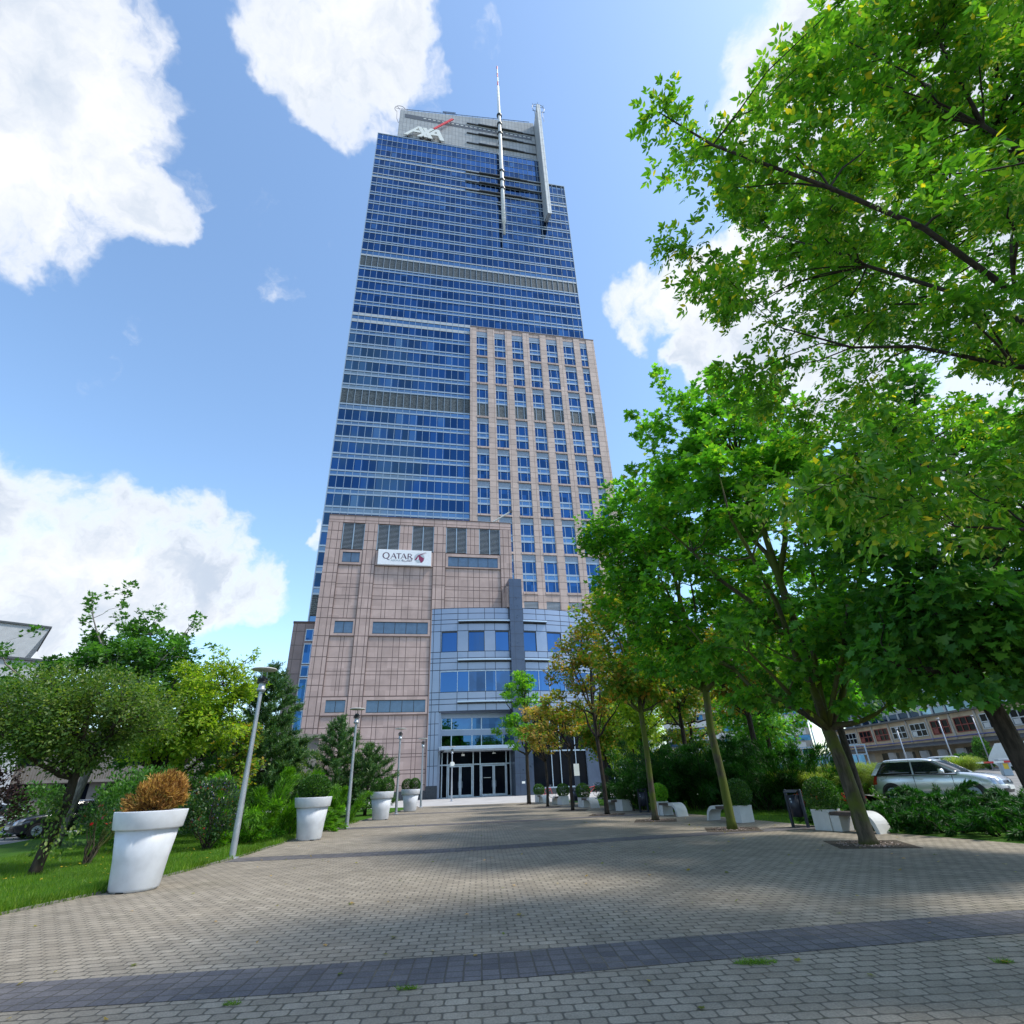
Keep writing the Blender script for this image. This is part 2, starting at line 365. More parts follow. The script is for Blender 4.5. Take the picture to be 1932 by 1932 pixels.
def paver_mat(name, c1, c2, joint, w, h, offset, rot):
    mt, n = newmat(name)
    mp = n.add('ShaderNodeMapping'); n.put(mp.inputs[0], n.pos()); mp.inputs['Rotation'].default_value = (0, 0, rot)
    ob = mp.outputs[0]
    jit = n.add('ShaderNodeVectorMath', operation='ADD'); n.put(jit.inputs[0], ob)
    jn = n.add('ShaderNodeTexNoise'); n.put(jn.inputs['Vector'], ob); jn.inputs['Scale'].default_value = 6; jn.inputs['Detail'].default_value = 2
    js = n.add('ShaderNodeVectorMath', operation='SCALE'); n.put(js.inputs[0], jn.outputs['Color']); js.inputs[3].default_value = 0.016
    n.put(jit.inputs[1], js.outputs[0])
    x, y, z = n.sep(jit.outputs[0])
    # rows of six-cornered pavers: the row joint zig-zags
    zig = n.math('MULTIPLY', n.math('PINGPONG', n.math('DIVIDE', x, w / 2), 1.0), 0.032 if offset else 0.0)
    row0 = n.math('DIVIDE', y, h); par = n.math('FLOOR', row0)
    odd = n.math('MODULO', n.math('ABSOLUTE', par), 2.0)
    xs = n.math('ADD', n.math('DIVIDE', x, w), n.math('MULTIPLY', odd, offset))
    sgn = n.math('MULTIPLY', n.math('PINGPONG', n.math('MULTIPLY', xs, 2.0), 1.0), 0.17 if offset else 0.0)
    fy = n.math('FRACT', row0); fx = n.math('FRACT', xs)
    dx = n.math('MULTIPLY', n.math('SUBTRACT', 0.5, n.math('ABSOLUTE', n.math('SUBTRACT', fx, 0.5))), w)
    dy = n.math('MULTIPLY', n.math('SUBTRACT', 0.5, n.math('ABSOLUTE', n.math('SUBTRACT', fy, 0.5))), h)
    # corners cut off so each stone reads as a hexagon
    cut = n.math('ADD', dx, n.math('MULTIPLY', dy, 1.1))
    dist = n.math('MINIMUM', n.math('MINIMUM', dx, dy), n.math('SUBTRACT', n.math('MULTIPLY', cut, 0.62), 0.016 if offset else 0.0))
    ln = n.smooth(dist, 0.001, 0.013, 1.0, 0.0)
    wn = n.add('ShaderNodeTexWhiteNoise', noise_dimensions='2D'); n.put(wn.inputs['Vector'], n.comb(n.math('FLOOR', xs), par, 0))
    big = n.noise(n.pos(), 0.33, 5, 0.6); med = n.noise(n.pos(), 2.2, 6, 0.65); fine = n.noise(n.pos(), 55, 3)
    c = n.mix(wn.outputs[0], (*c1, 1), (*c2, 1))
    t = n.math('MULTIPLY', n.smooth(big, 0.3, 0.7, 0.84, 1.12), n.smooth(med, 0.3, 0.72, 0.84, 1.1))
    t = n.math('MULTIPLY', t, n.smooth(fine, 0.25, 0.75, 0.8, 1.2))
    c = n.mix(1.0, c, n.comb(t, t, t), 'MULTIPLY')
    sand = n.smooth(n.noise(n.pos(), 0.9, 5, 0.7), 0.52, 0.70, 0, 0.85)
    jc = n.mix(sand, (*joint, 1), (0.24, 0.20, 0.145, 1))
    jc = n.mix(n.smooth(n.noise(n.pos(), 0.7, 4), 0.56, 0.68, 0, 0.5), jc, (0.045, 0.06, 0.02, 1))
    c = n.mix(n.math('MULTIPLY', ln, 0.92), c, jc)
    patch = n.math('MULTIPLY', n.smooth(n.noise(n.pos(), 1.4, 7, 0.7, 0.6), 0.655, 0.72), 0.65)
    c = n.mix(patch, c, (0.27, 0.225, 0.17, 1))
    hgt = n.math('ADD', n.math('SUBTRACT', 1.0, ln), n.math('ADD', n.math('MULTIPLY', fine, 0.12), n.math('MULTIPLY', wn.outputs[0], 0.18)))
    n.out(n.bsdf(c, 0.82, 0, 0.25, n.bump(hgt, 0.75, 0.012)))
    return mt
M['pave'] = paver_mat('grey_pavers', (0.25, 0.218, 0.172), (0.315, 0.277, 0.222), (0.10, 0.09, 0.074), 0.20, 0.14, 0.5, R(-4))
M['pave_d'] = paver_mat('dark_pavers', (0.105, 0.102, 0.112), (0.15, 0.142, 0.148), (0.085, 0.078, 0.066), 0.165, 0.165, 0.0, R(-4))
M['apron'] = plain('pale_concrete', (0.42, 0.41, 0.40), 0.75, 0, 0.3, 0.12, 0.5, 0.1)
def lawn_mat(name, a, b):
    mt, n = newmat(name); o = n.pos()
    c = n.mix(n.smooth(n.noise(o, 1.3, 6, 0.65), 0.3, 0.7), (*a, 1), (*b, 1))
    c = n.mix(n.smooth(n.noise(o, 40, 3), 0.35, 0.7, 0, 0.7), c, (a[0] * .45, a[1] * .45, a[2] * .5, 1))
    n.out(n.bsdf(c, 0.8, 0, 0.15, n.bump(n.noise(o, 60, 3), 1.0, 0.05)))
    return mt
M['lawn'] = lawn_mat('lawn', (0.05, 0.15, 0.01), (0.085, 0.21, 0.014))
M['conc_kerb'] = plain('kerb_concrete', (0.19, 0.18, 0.165), 0.85, 0, 0.3, 0.2, 4, 0.2)

sheet('ground', [(-420, -260), (420, -260), (420, 620), (-420, 620)], -0.03, M['ground'])
EDGE_L = [(-8.6, -12), (-8.35, 3), (-8.05, 9.7), (-7.68, 11.4), (-7.62, 13.2), (-7.55, 16), (-7.8, 19.5), (-8.2, 22.5), (-8.2, 32), (-8.25, 47)]
EDGE_R = [(3.4, 47), (4.3, 39.5), (5.6, 33.0), (6.6, 29.6), (7.3, 26.0), (8.1, 22.6), (9.0, 18.6), (9.45, 16.4), (10.45, 13.1), (12.0, 8.6), (14.5, -12)]
sheet('plaza_paving', EDGE_L + EDGE_R, 0.0, M['pave'])
def strip(name, pts, wd, z, mat):
    mb = MB(); L = []; Rr = []
    for i, q in enumerate(pts):
        a = Vector(pts[max(i - 1, 0)]); b = Vector(pts[min(i + 1, len(pts) - 1)]); t = (b - a).normalized(); nn = Vector((-t.y, t.x))
        L.append(Vector(q) + nn * wd / 2); Rr.append(Vector(q) - nn * wd / 2)
    for i in range(len(pts) - 1):
        mb.quad([(Rr[i].x, Rr[i].y, z), (Rr[i + 1].x, Rr[i + 1].y, z), (L[i + 1].x, L[i + 1].y, z), (L[i].x, L[i].y, z)])
    o = mb.build(name, mat); o['kind'] = 'structure'; return o
strip('dark_paver_strip', [(-8.1, 5.9), (-4.7, 6.03), (-2, 6.23), (-.1, 6.40), (1.6, 6.67), (3.3, 6.93), (5.4, 7.2), (8, 7.7), (11.6, 8.4)], 0.80, 0.004, M['pave_d'])
strip('dark_paver_strip', [(-7.5, 15.85), (-4, 15.98), (-2, 16.1), (1.7, 16.95), (4.8, 17.7), (8.9, 18.5)], 0.88, 0.004, M['pave_d'])
strip('dark_paver_strip', [(-8.1, 25.7), (-3.6, 25.85), (0, 26.3), (4, 27.1), (6.9, 27.6)], 0.95, 0.004, M['pave_d'])
strip('dark_paver_strip', [(-8.1, 36.0), (-3.6, 36.2), (0, 36.7), (4.7, 37.4)], 0.95, 0.004, M['pave_d'])
sheet('concrete_apron', [(-30, 47), (3.4, 47), (60, 47), (60, 84), (-30, 72)], -0.006, M['apron'])
sheet('left_lawn', EDGE_L[::-1] + [(-18, -12), (-20.2, 15), (-20.9, 24.6), (-23.0, 30.5), (-24, 47)], -0.002, M['lawn'])
sheet('right_lawn', EDGE_R[::-1] + [(4.2, 50), (13, 44), (19, 30), (21, 8), (24, -12)], -0.004, M['lawn'])
sheet('side_road', [(-20.2, 15), (-20.9, 24.6), (-23.0, 30.5), (-24, 47), (-60, 60), (-75, 20), (-60, -10), (-19, -10)], -0.012, M['road'])
LZ = lambda x, y: 0.37 + (x * .588 + y * .809 - 28) * 0.0085
def lotpt(x, y): return (x, y, LZ(x, y))
sheet('parking_lot', [lotpt(*q) for q in ((13.2, 19.5), (16.5, 8), (60, 8), (60, 120), (34, 118), (15.5, 27))], 0, M['lot'])
mb = MB()
for i in range(len(EDGE_L) - 1):
    a = Vector(EDGE_L[i]); b = Vector(EDGE_L[i + 1]); nn = Vector((-(b - a).y, (b - a).x)).normalized() * 0.07
    mb.loft([[(p.x + nn.x, p.y + nn.y, -0.02), (p.x, p.y, -0.02), (p.x, p.y, 0.035), (p.x + nn.x, p.y + nn.y, 0.035)] for p in (a, b)])
mb.build('lawn_kerb', M['conc_kerb'])['kind'] = 'structure'

# ================================================================== BUILDINGS (u along the facade, d away from the viewer)
FA = 0.2015
def FP(u, dd, z=0): return (u * math.cos(FA) - dd * math.sin(FA), u * math.sin(FA) + dd * math.cos(FA), z)

# ------------------------------------------------------------------ office tower
TO = (10.0, 86.0, 0.0)
tower = thing('office_tower', 'tall blue glass office tower with pink stone corner block, slanted crown and rooftop mast', 'skyscraper', FP(10, 86), FA)
def tb(): return MB(TO)
U0, U1, DT = -15.9, 36.4, 86.0
mb = tb(); mb.box(U0 + .05, U1 - .05, DT + .25, DT + 34, 0, 150.9); mb.build('core_wall', M['glass_s'], tower)
# floors: (window bottom, window top)
wins = [(159.25, 161.6), (156.75, 159.0), (154.25, 156.6), (151.75, 154.1), (147.4, 149.8), (143.7, 146.1), (139.8, 141.9), (135.95, 138.35), (132.2, 134.55), (128.5, 130.9),
        (124.75, 127.15), (121.05, 123.45), (117.35, 119.75), (113.75, 116.3), (104.45, 106.85), (100.65, 103.05), (96.9, 99.3), (93.1, 95.5), (88.2, 90.3), (84.45, 86.8), (80.8, 83.1), (77.0, 79.35), (73.45, 75.6),
        (64.45, 66.9), (60.75, 63.15), (57.0, 59.35), (53.25, 55.65), (49.5, 51.85), (45.8, 48.1), (42.0, 44.3), (38.25, 40.55), (34.5, 36.8), (30.8, 33.1)]
louv = [(108.15, 111.5), (68.45, 72.0), (26.0, 29.4)]
pale = {(113.1, 113.7), (111.5, 112.1), (92.05, 93.0), (90.35, 91.5), (141.95, 142.75), (149.85, 150.7), (134.6, 134.9)}
def ulim(z1): return (U1 if z1 < 151.6 else 29.3)
for i, (a, b) in enumerate(wins):
    mb = tb(); mb.quad([(U0 + .04, DT + .06, a), (ulim(b) - .04, DT + .06, a), (ulim(b) - .04, DT + .06, b), (U0 + .04, DT + .06, b)])
    mb.quad([(U0 + .02, DT + .06, a), (U0 + .02, DT + 34, a), (U0 + .02, DT + 34, b), (U0 + .02, DT + .06, b)])
    mb.quad([(ulim(b) - .02, DT + .06, a), (ulim(b) - .02, DT + 34, a), (ulim(b) - .02, DT + 34, b), (ulim(b) - .02, DT + .06, b)])
    mb.build('window_band', M['glass_l'] if i in (0, 2) else M['glass'], tower)
for a, b in louv:
    mb = tb(); mb.quad([(U0 + .04, DT + .06, a), (U1 - .04, DT + .06, a), (U1 - .04, DT + .06, b), (U0 + .04, DT + .06, b)])
    mb.quad([(U0 + .02, DT + .06, a), (U0 + .02, DT + 34, a), (U0 + .02, DT + 34, b), (U0 + .02, DT + .06, b)])
    mb.build('louvre_band', M['louvre'], tower)
segs = sorted(wins + louv); 
mbs = tb(); mbb = tb(); mbp = tb()
prev = 24.0
for (a, b) in segs + [(162.0, 163)]:
    if a - prev > 0.6 and prev > 25:
        ul = ulim(a)
        mbs.quad([(U0 + .04, DT + .08, prev), (ul - .04, DT + .08, prev), (ul - .04, DT + .08, a), (U0 + .04, DT + .08, a)])
        hgt = 0.34
        big = any(p0 - 1.2 < prev < p1 + .3 for p0, p1 in ((92, 93.0), (90.3, 91.5), (112, 113.8), (111.4, 112.2), (141.9, 142.5), (149.8, 150.4)))
        tgt = mbp if big else mbb
        hb = 0.85 if 89 < prev < 92 or 89 < a < 94 else (0.55 if big else hgt)
        for zz0, zz1 in ((prev + .02, prev + hb), (a - (hb if 89 < a < 94 else hgt), a - .02)):
            tgt.box(U0 - .03, ul + .03, DT - .03, DT + .1, zz0, zz1)
            tgt.box(U0 - .05, U0 + .03, DT + .1, DT + 34, zz0, zz1)
            tgt.box(ul - .03, ul + .05, DT + .1, DT + 34, zz0, zz1)
    elif prev > 25:
        ul = ulim(a); mbb.box(U0 - .03, ul + .03, DT - .02, DT + .1, prev + .02, a - .02)
    prev = b
mbs.build('spandrel_band', M['glass_s'], tower); mbb.build('sill_rail', M['alu'], tower); mbp.build('pale_spandrel_rail', M['alu_band'], tower)
mb = tb(); k = 0; u = U0
while u < U1 + .1:
    top = 161.85 if u < 29.4 else 151.6
    mb.box(u - .035, u + .035, DT - .07, DT + .12, 24.5, top); u += 1.352
for k in range(26):
    for uu, tp in ((U0 - .06, 161.8), (U1 + .0, 151.5)):
        mb.box(uu, uu + .06, DT + .9 + k * 1.3, DT + 1.0 + k * 1.3, 24.5, tp)
mb.box(U0 - .06, U0 + .1, DT - .09, DT + .2, 24.5, 161.95); mb.box(U1 - .1, U1 + .06, DT - .09, DT + .2, 24.5, 151.65)
mb.build('mullion', M['alu'], tower)
mb = tb(); mb.box(U0 - .06, 29.4, DT - .06, DT + .8, 161.72, 162.0); mb.box(29.4, U1 + .05, DT - .06, DT + 34, 151.4, 151.7); mb.build('parapet', M['alu'], tower)
mb = tb(); mb.box(U0 + .1, 29.3, DT + .3, DT + 33, 150.95, 161.7); mb.build('upper_core_wall', M['glass_s'], tower)
# crown: roof line rises to the right
DC = 86.7
mb = tb()
mb.loft([[(-10.75, DC, 161.9), (29.35, DC, 161.9), (29.35, DC + 20, 161.9), (-10.75, DC + 20, 161.9)],
         [(-10.75, DC, 176.9), (29.35, DC, 183.0), (29.35, DC + 20, 183.0), (-10.75, DC + 20, 176.9)]])
mb.build('crown_wall', M['crown'], tower)
mb = tb(); mb.box(-9.3, 28.25, DC - .06, DC + .1, 173.3, 175.2); mb.build('crown_slot', M['crown_d'], tower)
mb = tb()
for k in range(24): mb.box(-4 + k * 1.35, -3.2 + k * 1.35, DC - .09, DC + .05, 174.3, 174.6)
mb.build('crown_slot_lamp', M['sign_white'], tower)
mb = tb(); mb.box(-9.3, 28.25, DC - .10, DC + .1, 161.95, 163.5); mb.build('crown_base_band', M['crown_d'], tower)
mb = tb()
for (za, zb) in ((176.9, 183.0),):
    P = lambda t, h: (-10.5 + 38.5 * t, DC + .3, za + (zb - za) * t * (38.5 / 40.1) + .05 + h)
    mb.tube([P(0, 1.1), P(1, 1.1)], 0.07, 6)
    for k in range(25): mb.tube([P(k / 24, 0), P(k / 24, 1.3)], 0.05, 5)
    for tt in (.33, .39): mb.tube([P(tt, 0.6), P(tt, 2.0)], 0.07, 5)
    mb.tube([P(.31, 2.0), P(.41, 2.0)], 0.08, 5); mb.tube([P(.31, 1.5), P(.41, 1.5)], 0.08, 5)
mb.build('roof_railing', M['steel_d'], tower)
for (zc, ul, ur) in ((176.0, 8.6, 29.3), (171.0, 8.6, 29.3), (166.0, 8.6, 29.3), (150.7, 8.3, 30.2), (146.4, 8.3, 30.2), (142.7, 8.3, 30.2)):
    fr = DC if zc > 160 else DT
    for (x0, x1, dp) in ((ul, 12.0, .30), (12.0, 23.6, .55), (23.6, 25.6, .42), (25.6, ur, .30)):
        mb = tb(); mb.box(x0 + .01, x1 - .01, fr - dp, fr + .02, zc - .14, zc + .14)
        mb.box(x0 + .01, x1 - .01, fr - dp - .03, fr - dp + .1, zc + .13, zc + .20, 1)
        mb.build('louvre_bar', [M['bar'], M['alu_d']], tower)
# fin
mb = tb()
prof = [(DT - 3.6, 132.6), (DT - 3.6, 185.2), (DT - 3.0, 185.2), (DT + 2.2, 180.5), (DT + 2.4, 178), (DT + 2.4, 151.7), (DT + .03, 151.7), (DT + .03, 134.2)]
pl = [(29.45, y, z) for y, z in prof]; pr = [(30.55, y, z) for y, z in prof]
mb.loft([pl, pr]); mb.build('fin', M['fin'], tower)
mb = tb(); s_, zc = 30.0, 183.8
mb.tube([(s_ + 1.9 * math.cos(R(t)), DT - 3.2, zc + 2.3 * math.sin(R(t))) for t in range(-50, 231, 20)], .07, 6)
for t in (30, 90, 150): mb.tube([(s_ + 1.8 * math.cos(R(t)), DT - 3.2, zc + 2.2 * math.sin(R(t))), (s_ + 2.0 * math.cos(R(t)), DT - 3.2, zc + 2.4 * math.sin(R(t)) + 1.2)], .05, 5)
for zz in (182.0, 184.5): mb.tube([(28.1, DT - 3.2, zz), (31.9, DT - 3.2, zz)], .06, 5)
for sg in (-1, 1): mb.tube([(s_ + sg * 1.25, DT - 3.2, 182.0), (s_ + sg * 1.2, DT - 3.2, 179), (s_ + sg * 1.45, DT - 3.2, 177)], .06, 5)
mb.build('lightning_ring', M['steel_d'], tower)
mb = tb()
pts = [(-10.9 + 1.5 * math.cos(R(t)), DC, 177.2 + 1.7 * math.sin(R(t))) for t in range(20, 241, 20)]
mb.tube(pts + [(-11.5, DC, 172.0), (-10.9, DC, 170)], .07, 6); mb.tube([(-12.3, DC, 177.4), (-10.7, DC, 177.4)], .05, 5); mb.tube([(-10.9, DC, 177), (-11.8, DC, 178.6)], .05, 5)
mb.build('lightning_ring', M['steel_d'], tower)
# mast
UM, DM = 18.02, 84.0
def zs_(z): return 1.55 + (z - 1.55) * DM / 86
mb = tb()
mb.lathe([(.33, zs_(126.6)), (.33, zs_(131.2)), (.53, zs_(131.3)), (.52, zs_(150)), (.47, zs_(178)), (.42, zs_(184)), (.35, zs_(199.3))], 14, (UM, DM))
z = zs_(132.5)
while z < zs_(198): mb.lathe([(.56 - (z - 132) * .003, z), (.56 - (z - 132) * .003, z + .12)], 14, (UM, DM)); z += 2.0
mast = mb.build('antenna_mast', M['mast'], tower, True)
for zz in (145.6, 149.3, 153.6, 172.4, 177.4, 182.2):
    zz = zs_(zz); bk = DC if zz > 160 else DT
    mb = tb(); mb.lathe([(.55, zz - .33), (.78, zz - .28), (.78, zz + .22), (.55, zz + .28)], 16, (UM, DM)); mb.box(UM - .15, UM + .15, DM + .5, bk + .05, zz - .2, zz + .2)
    mb.build('mast_ring', M['steel_d'], mast)
for k, (za, zb) in enumerate(((199.3, 202.2), (202.2, 205.0), (205.0, 207.4), (207.4, 210.0), (210.0, 212.0))):
    mb = tb(); mb.lathe([(.2, zs_(za)), (.18, zs_(zb))], 10, (UM, DM)); mb.build('mast_tip', M['red'] if k % 2 == 0 else M['sign_white'], mast)
# stone corner block
DS = 85.4; SU0, SU1, ST = 9.62, 38.35, 92.15
cols = [(11.0, 13.41), (15.0, 17.44), (18.94, 21.46), (22.9, 25.4), (26.88, 29.4), (30.84, 33.42), (34.87, 36.5)]
tops = [89.45, 82.0, 74.6, 65.85, 58.42, 50.98, 43.63, 36.23]
mb = tb()
ed = [SU0] + [v for c in cols for v in c] + [SU1]
for k in range(0, len(ed), 2): mb.box(ed[k], ed[k + 1], DS, DS + .5, 0, ST)          # piers
mb.box(SU1 - .5, SU1, DS + .5, DS + 30, 0, ST); mb.box(SU0, SU0 + .4, DS + .5, DS + .7, 0, ST)
for c in cols:
    mb.box(c[0], c[1], DS + .12, DS + .5, 90.98, ST - .25)
    mb.box(c[0], c[1], DS + .02, DS + .5, ST - .25, ST)
    mb.box(c[0], c[1], DS + .05, DS + .5, 0, 27.3); mb.box(c[0], c[1], DS + .05, DS + .5, 28.95, 30.2)
mb.build('stone_wall', M['stone_t'], tower)
mb = tb(); mb.box(SU0 - .04, SU1 + .04, DS - .05, DS + .15, ST - .02, ST + .2); mb.build('coping', M['joint'], tower)
mb = tb(); mb.box(SU0 + .3, SU1 - .3, DS + .5, DS + 29, 20, ST - .1); mb.build('stone_core', M['stone_t'], tower)
mbs = tb()
for c in cols:
    for i, t in enumerate(tops):
        bot = t - 5.6 if i != 2 else t - 6.96
        mb = tb(); mb.quad([(c[0], DS + .34, bot), (c[1], DS + .34, bot), (c[1], DS + .34, t), (c[0], DS + .34, t)])
        wdw = mb.build('window', M['glass_w'], tower)
        mb = tb()
        for q in ([.23, .77] if c[1] - c[0] > 2 else [.5]): mb.box(c[0] + q * (c[1] - c[0]) - .05, c[0] + q * (c[1] - c[0]) + .05, DS + .22, DS + .36, bot, t)
        for q0, q1 in ((t, t + .45), (t - 2.45, t - 2.1), (t - 3.62, t - 3.22)): mb.box(c[0], c[1], DS + .20, DS + .37, q0, q1)
        for x0 in (c[0], c[1] - .07): mb.box(x0, x0 + .07, DS + .21, DS + .36, bot, t)
        mb.build('window_frame', M['alu'], wdw)
        mb = tb(); mb.quad([(c[0], DS + .30, t - 3.22), (c[1], DS + .30, t - 3.22), (c[1], DS + .30, t - 2.45), (c[0], DS + .30, t - 2.45)]); mb.build('spandrel', M['glass_s'], wdw)
        mb = tb(); mb.box(c[0] + .005, c[1] - .005, DS - .08, DS + .4, bot - .4, bot); mb.build('sill', M['joint'] if False else M['stone_t'], wdw)
        if i == 2:
            mb = tb(); mb.quad([(c[0] + .08, DS + .29, bot), (c[1] - .08, DS + .29, bot), (c[1] - .08, DS + .29, t - 3.65), (c[0] + .08, DS + .29, t - 3.65)]); mb.build('louvre', M['louvre'], wdw)
        mb = tb(); mb.box(c[0] + .004, c[1] - .004, DS + .16, DS + .45, t + .45, t + 1.5 if i == 0 else t + 1.42); mb.build('header_panel', M['bluestone'], wdw)
    mb = tb()
    for k in range(7): mb.box(c[0], c[1], DS + .12, DS + .3, 27.4 + k * .22, 27.5 + k * .22)
    mb.box(c[0], c[1], DS + .32, DS + .4, 27.3, 28.95, 1); mb.build('vent_louvre', [M['alu_d'], M['black']], tower)
# ------------------------------------------------------------------ crown lettering
sign = thing('roof_sign', 'large raised white letters AXA with a red diagonal stroke on the crown wall', 'sign', FP(10, 86), FA)
LET = [[(-9.13,163.2),(-8.05,163.2),(-5.27,167.01),(-5.32,168.15)], [(-5.32,168.15),(-4.4,168.2),(-2.3,163.5),(-3.4,163.5),(-5.27,167.4)],
       [(-6.9,165.15),(-4.4,165.15),(-4.7,166.05),(-6.3,166.05)], [(-4.0,167.9),(-2.89,168.05),(-0.95,163.25),(-2.2,163.3)],
       [(-5.48,163.2),(-4.15,163.35),(-0.7,168.2),(-1.75,168.2)], [(-3.0,164.4),(-1.9,164.6),(-0.1,167.0),(-.44,167.9)],
       [(-.5,167.75),(-.2,168.15),(.67,168.15),(2.26,163.1),(1.05,163.15),(-.15,167.0)], [(-1.95,164.95),(.7,165.15),(.4,166.05),(-.95,166.0)]]
groups = [('letter', (0, 1, 2)), ('letter', (3, 4)), ('letter', (5, 6, 7))]
for nm, idx in groups:
    mb = tb()
    for k in idx: mb.prism(LET[k], 85.75 - .004 * k, 86.0)
    mb.build(nm, M['sign_white'], sign)
mb = tb(); mb.prism([(-1.1,168.55),(-.5,168.4),(4.76,175.15),(4.05,175.4)], 85.7, 85.95); mb.build('red_stroke', M['sign_red'], sign)
mb = tb()
for u in (-8, -4.5, -1.5, 1.2): mb.box(u - .08, u + .08, 85.98, DC + .1, 163.4, 165); mb.box(u - .9, u + 1.1, 86.3, 86.4, 164.2, 164.35)
mb.build('sign_support', M['steel_d'], sign)
# ------------------------------------------------------------------ stone podium
PO = (0.0, 69.0, 0.0); DP = 69.0
pod = thing('podium_block', 'pink stone podium block with dark louvre openings and blue panes in front of the tower', 'building', FP(0, 69), FA)
def pb(): return MB(PO)
PT = 35.55
piers = [(-11.88, -9.98), (-6.95, -5.23), (2.62, 4.33), (12.15, 13.8)]
bays = [(-9.98, -6.95), (-5.23, 2.62), (4.33, 12.15)]
louvs = [(-9.9, -6.95), (-5.2, -2.16), (-.42, 2.62), (4.35, 7.3), (9.1, 12.15)]
RC = 0.16          # depth of the bays
mb = pb()
mb.box(-11.88, 13.8, DP, DP + 14, 34.5, PT)
for a, b in piers:
    if a < 2: mb.box(a, b, DP, DP + .8, 0.9, 34.5)
    else: mb.box(a, b, DP, DP + .8, 21.9, 34.5)
mb.box(2.62, 2.75, DP, DP + .8, .9, 21.9)
mb.box(-11.88, -11.3, DP + .8, DP + 14, .9, 34.5); mb.box(13.2, 13.8, DP + .8, DP + 14, 21.9, 34.5)
mb.box(-2.16, -.42, DP + .05, DP + .8, 30.42, 34.5); mb.box(7.3, 9.1, DP + .05, DP + .8, 30.42, 34.5)
for a, b in bays:
    mb.box(a, b, DP + RC, DP + .8, 0.9 if a < 4 else 21.9, 30.42)
# framed surrounds of the pane rows, standing in the bays
pan = [[(-9.56, -7.28, 28.62, 30.05), (-4.85, 2.26, 28.62, 30.05), (4.70, 11.75, 28.47, 29.92)],
       [(-9.52, -7.23, 18.99, 20.5), (-4.79, 2.26, 18.95, 20.46)],
       [(-9.46, -7.18, 9.5, 10.87), (-4.75, 2.30, 9.42, 10.82)]]
for row, (zb, zt) in zip(pan, ((28.25, 30.42), (18.62, 20.9), (9.12, 11.28))):
    for (a, b), (x0, x1, z0, z1) in zip(bays, row):
        mb.box(a + .004, x0, DP + .03, DP + RC + .05, zb, zt); mb.box(x1, b - .004, DP + .03, DP + RC + .05, zb, zt)
        mb.box(x0, x1, DP + .03, DP + RC + .05, zb, z0); mb.box(x0, x1, DP + .03, DP + RC + .05, z1, zt)
mb.build('stone_wall', M['stone_p'], pod)
mb = pb(); mb.box(-11.92, 13.84, DP - .05, DP + 14.04, PT, PT + .12); mb.build('coping', M['joint'], pod)
mb = pb(); mb.box(-11.93, 2.7, DP - .05, DP + .75, 0, 0.9); mb.box(-11.93, -11.3, DP + .75, DP + 14, 0, .9); mb.build('plinth', M['dark_base'], pod)
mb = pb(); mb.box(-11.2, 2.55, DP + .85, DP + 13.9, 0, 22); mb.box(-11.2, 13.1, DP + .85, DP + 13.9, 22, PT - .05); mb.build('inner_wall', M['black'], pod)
# joints, a hair proud of the slabs
mb = pb(); JW = 0.046
pz = [33.2, 31.86, 30.51, 28.36, 27.03, 25.68, 23.61, 22.22, 20.91, 18.61, 17.31, 15.99, 13.91, 12.61, 11.28, 9.14, 7.78, 6.45, 4.48, 3.15, 1.8]
for a, b in piers:
    for z in pz:
        if a > 2 and z < 21.9: continue
        mb.box(a, b, DP - .003, DP + .02, z - JW, z + JW)
    w_ = b - a
    for q in ((.27, .73) if w_ > 1.8 else (.27, .76)): mb.box(a + q * w_ - JW * .8, a + q * w_ + JW * .8, DP - .0025, DP + .02, .9 if a < 2 else 21.9, 34.5)
mb.box(-11.88, 13.8, DP - .003, DP + .02, 34.86, 34.93); mb.box(-11.88, 13.8, DP - .003, DP + .02, 34.47, 34.53)
for u in (-9.9, -8.45, -6.95, -5.2, -3.68, -2.16, -.42, 1.1, 2.62, 4.35, 5.85, 7.3, 9.1, 10.6, 12.15): mb.box(u - .03, u + .03, DP - .0028, DP + .02, 34.5, PT)
bz = [27.0, 25.57, 25.09, 23.99, 23.52, 22.18, 17.28, 15.93, 15.43, 14.29, 13.84, 12.53, 7.76, 6.47, 6.03, 4.81, 4.46, 3.1, 2.7, 1.5]
D2 = DP + RC
for a, b in bays:
    for z in bz:
        if a > 4 and z < 21.9: continue
        mb.box(a, b, D2 - .003, D2 + .02, z - JW * .8, z + JW * .8)
    n_ = b - a
    for u in ([a + 1.4, a + 1.83] if n_ < 4 else [a + 1.33, a + 1.83, a + 3.17, a + 3.95, a + 4.78, a + 6.12, a + 6.6]):
        for z0, z1 in (((20.9, 28.25), (11.28, 18.62), (.9, 9.12)) if a < 4 else ((21.9, 28.25),)): mb.box(u - JW * .7, u + JW * .7, D2 - .0025, D2 + .02, z0, z1)
    for zb, zt in (((28.25, 30.42), (18.62, 20.9), (9.12, 11.28)) if a < 4 else ((28.25, 30.42),)):
        for z in (zb, zt): mb.box(a, b, DP + .025, DP + .05, z - JW * 1.3, z + JW * 1.3)
    for u in (a, b): mb.box(u - JW, u + JW, DP - .002, D2 + .01, .9 if u < 4 else 21.9, 30.4)
for a, b in ((-2.16, -.42), (7.3, 9.1)):
    for u in (a + .55, a + 1.15): mb.box(u - .03, u + .03, DP + .045, DP + .07, 30.42, 34.5)
    for z in (31.8, 33.15): mb.box(a, b, DP + .046, DP + .07, z - .03, z + .03)
mb.build('joint_line', M['joint'], pod)
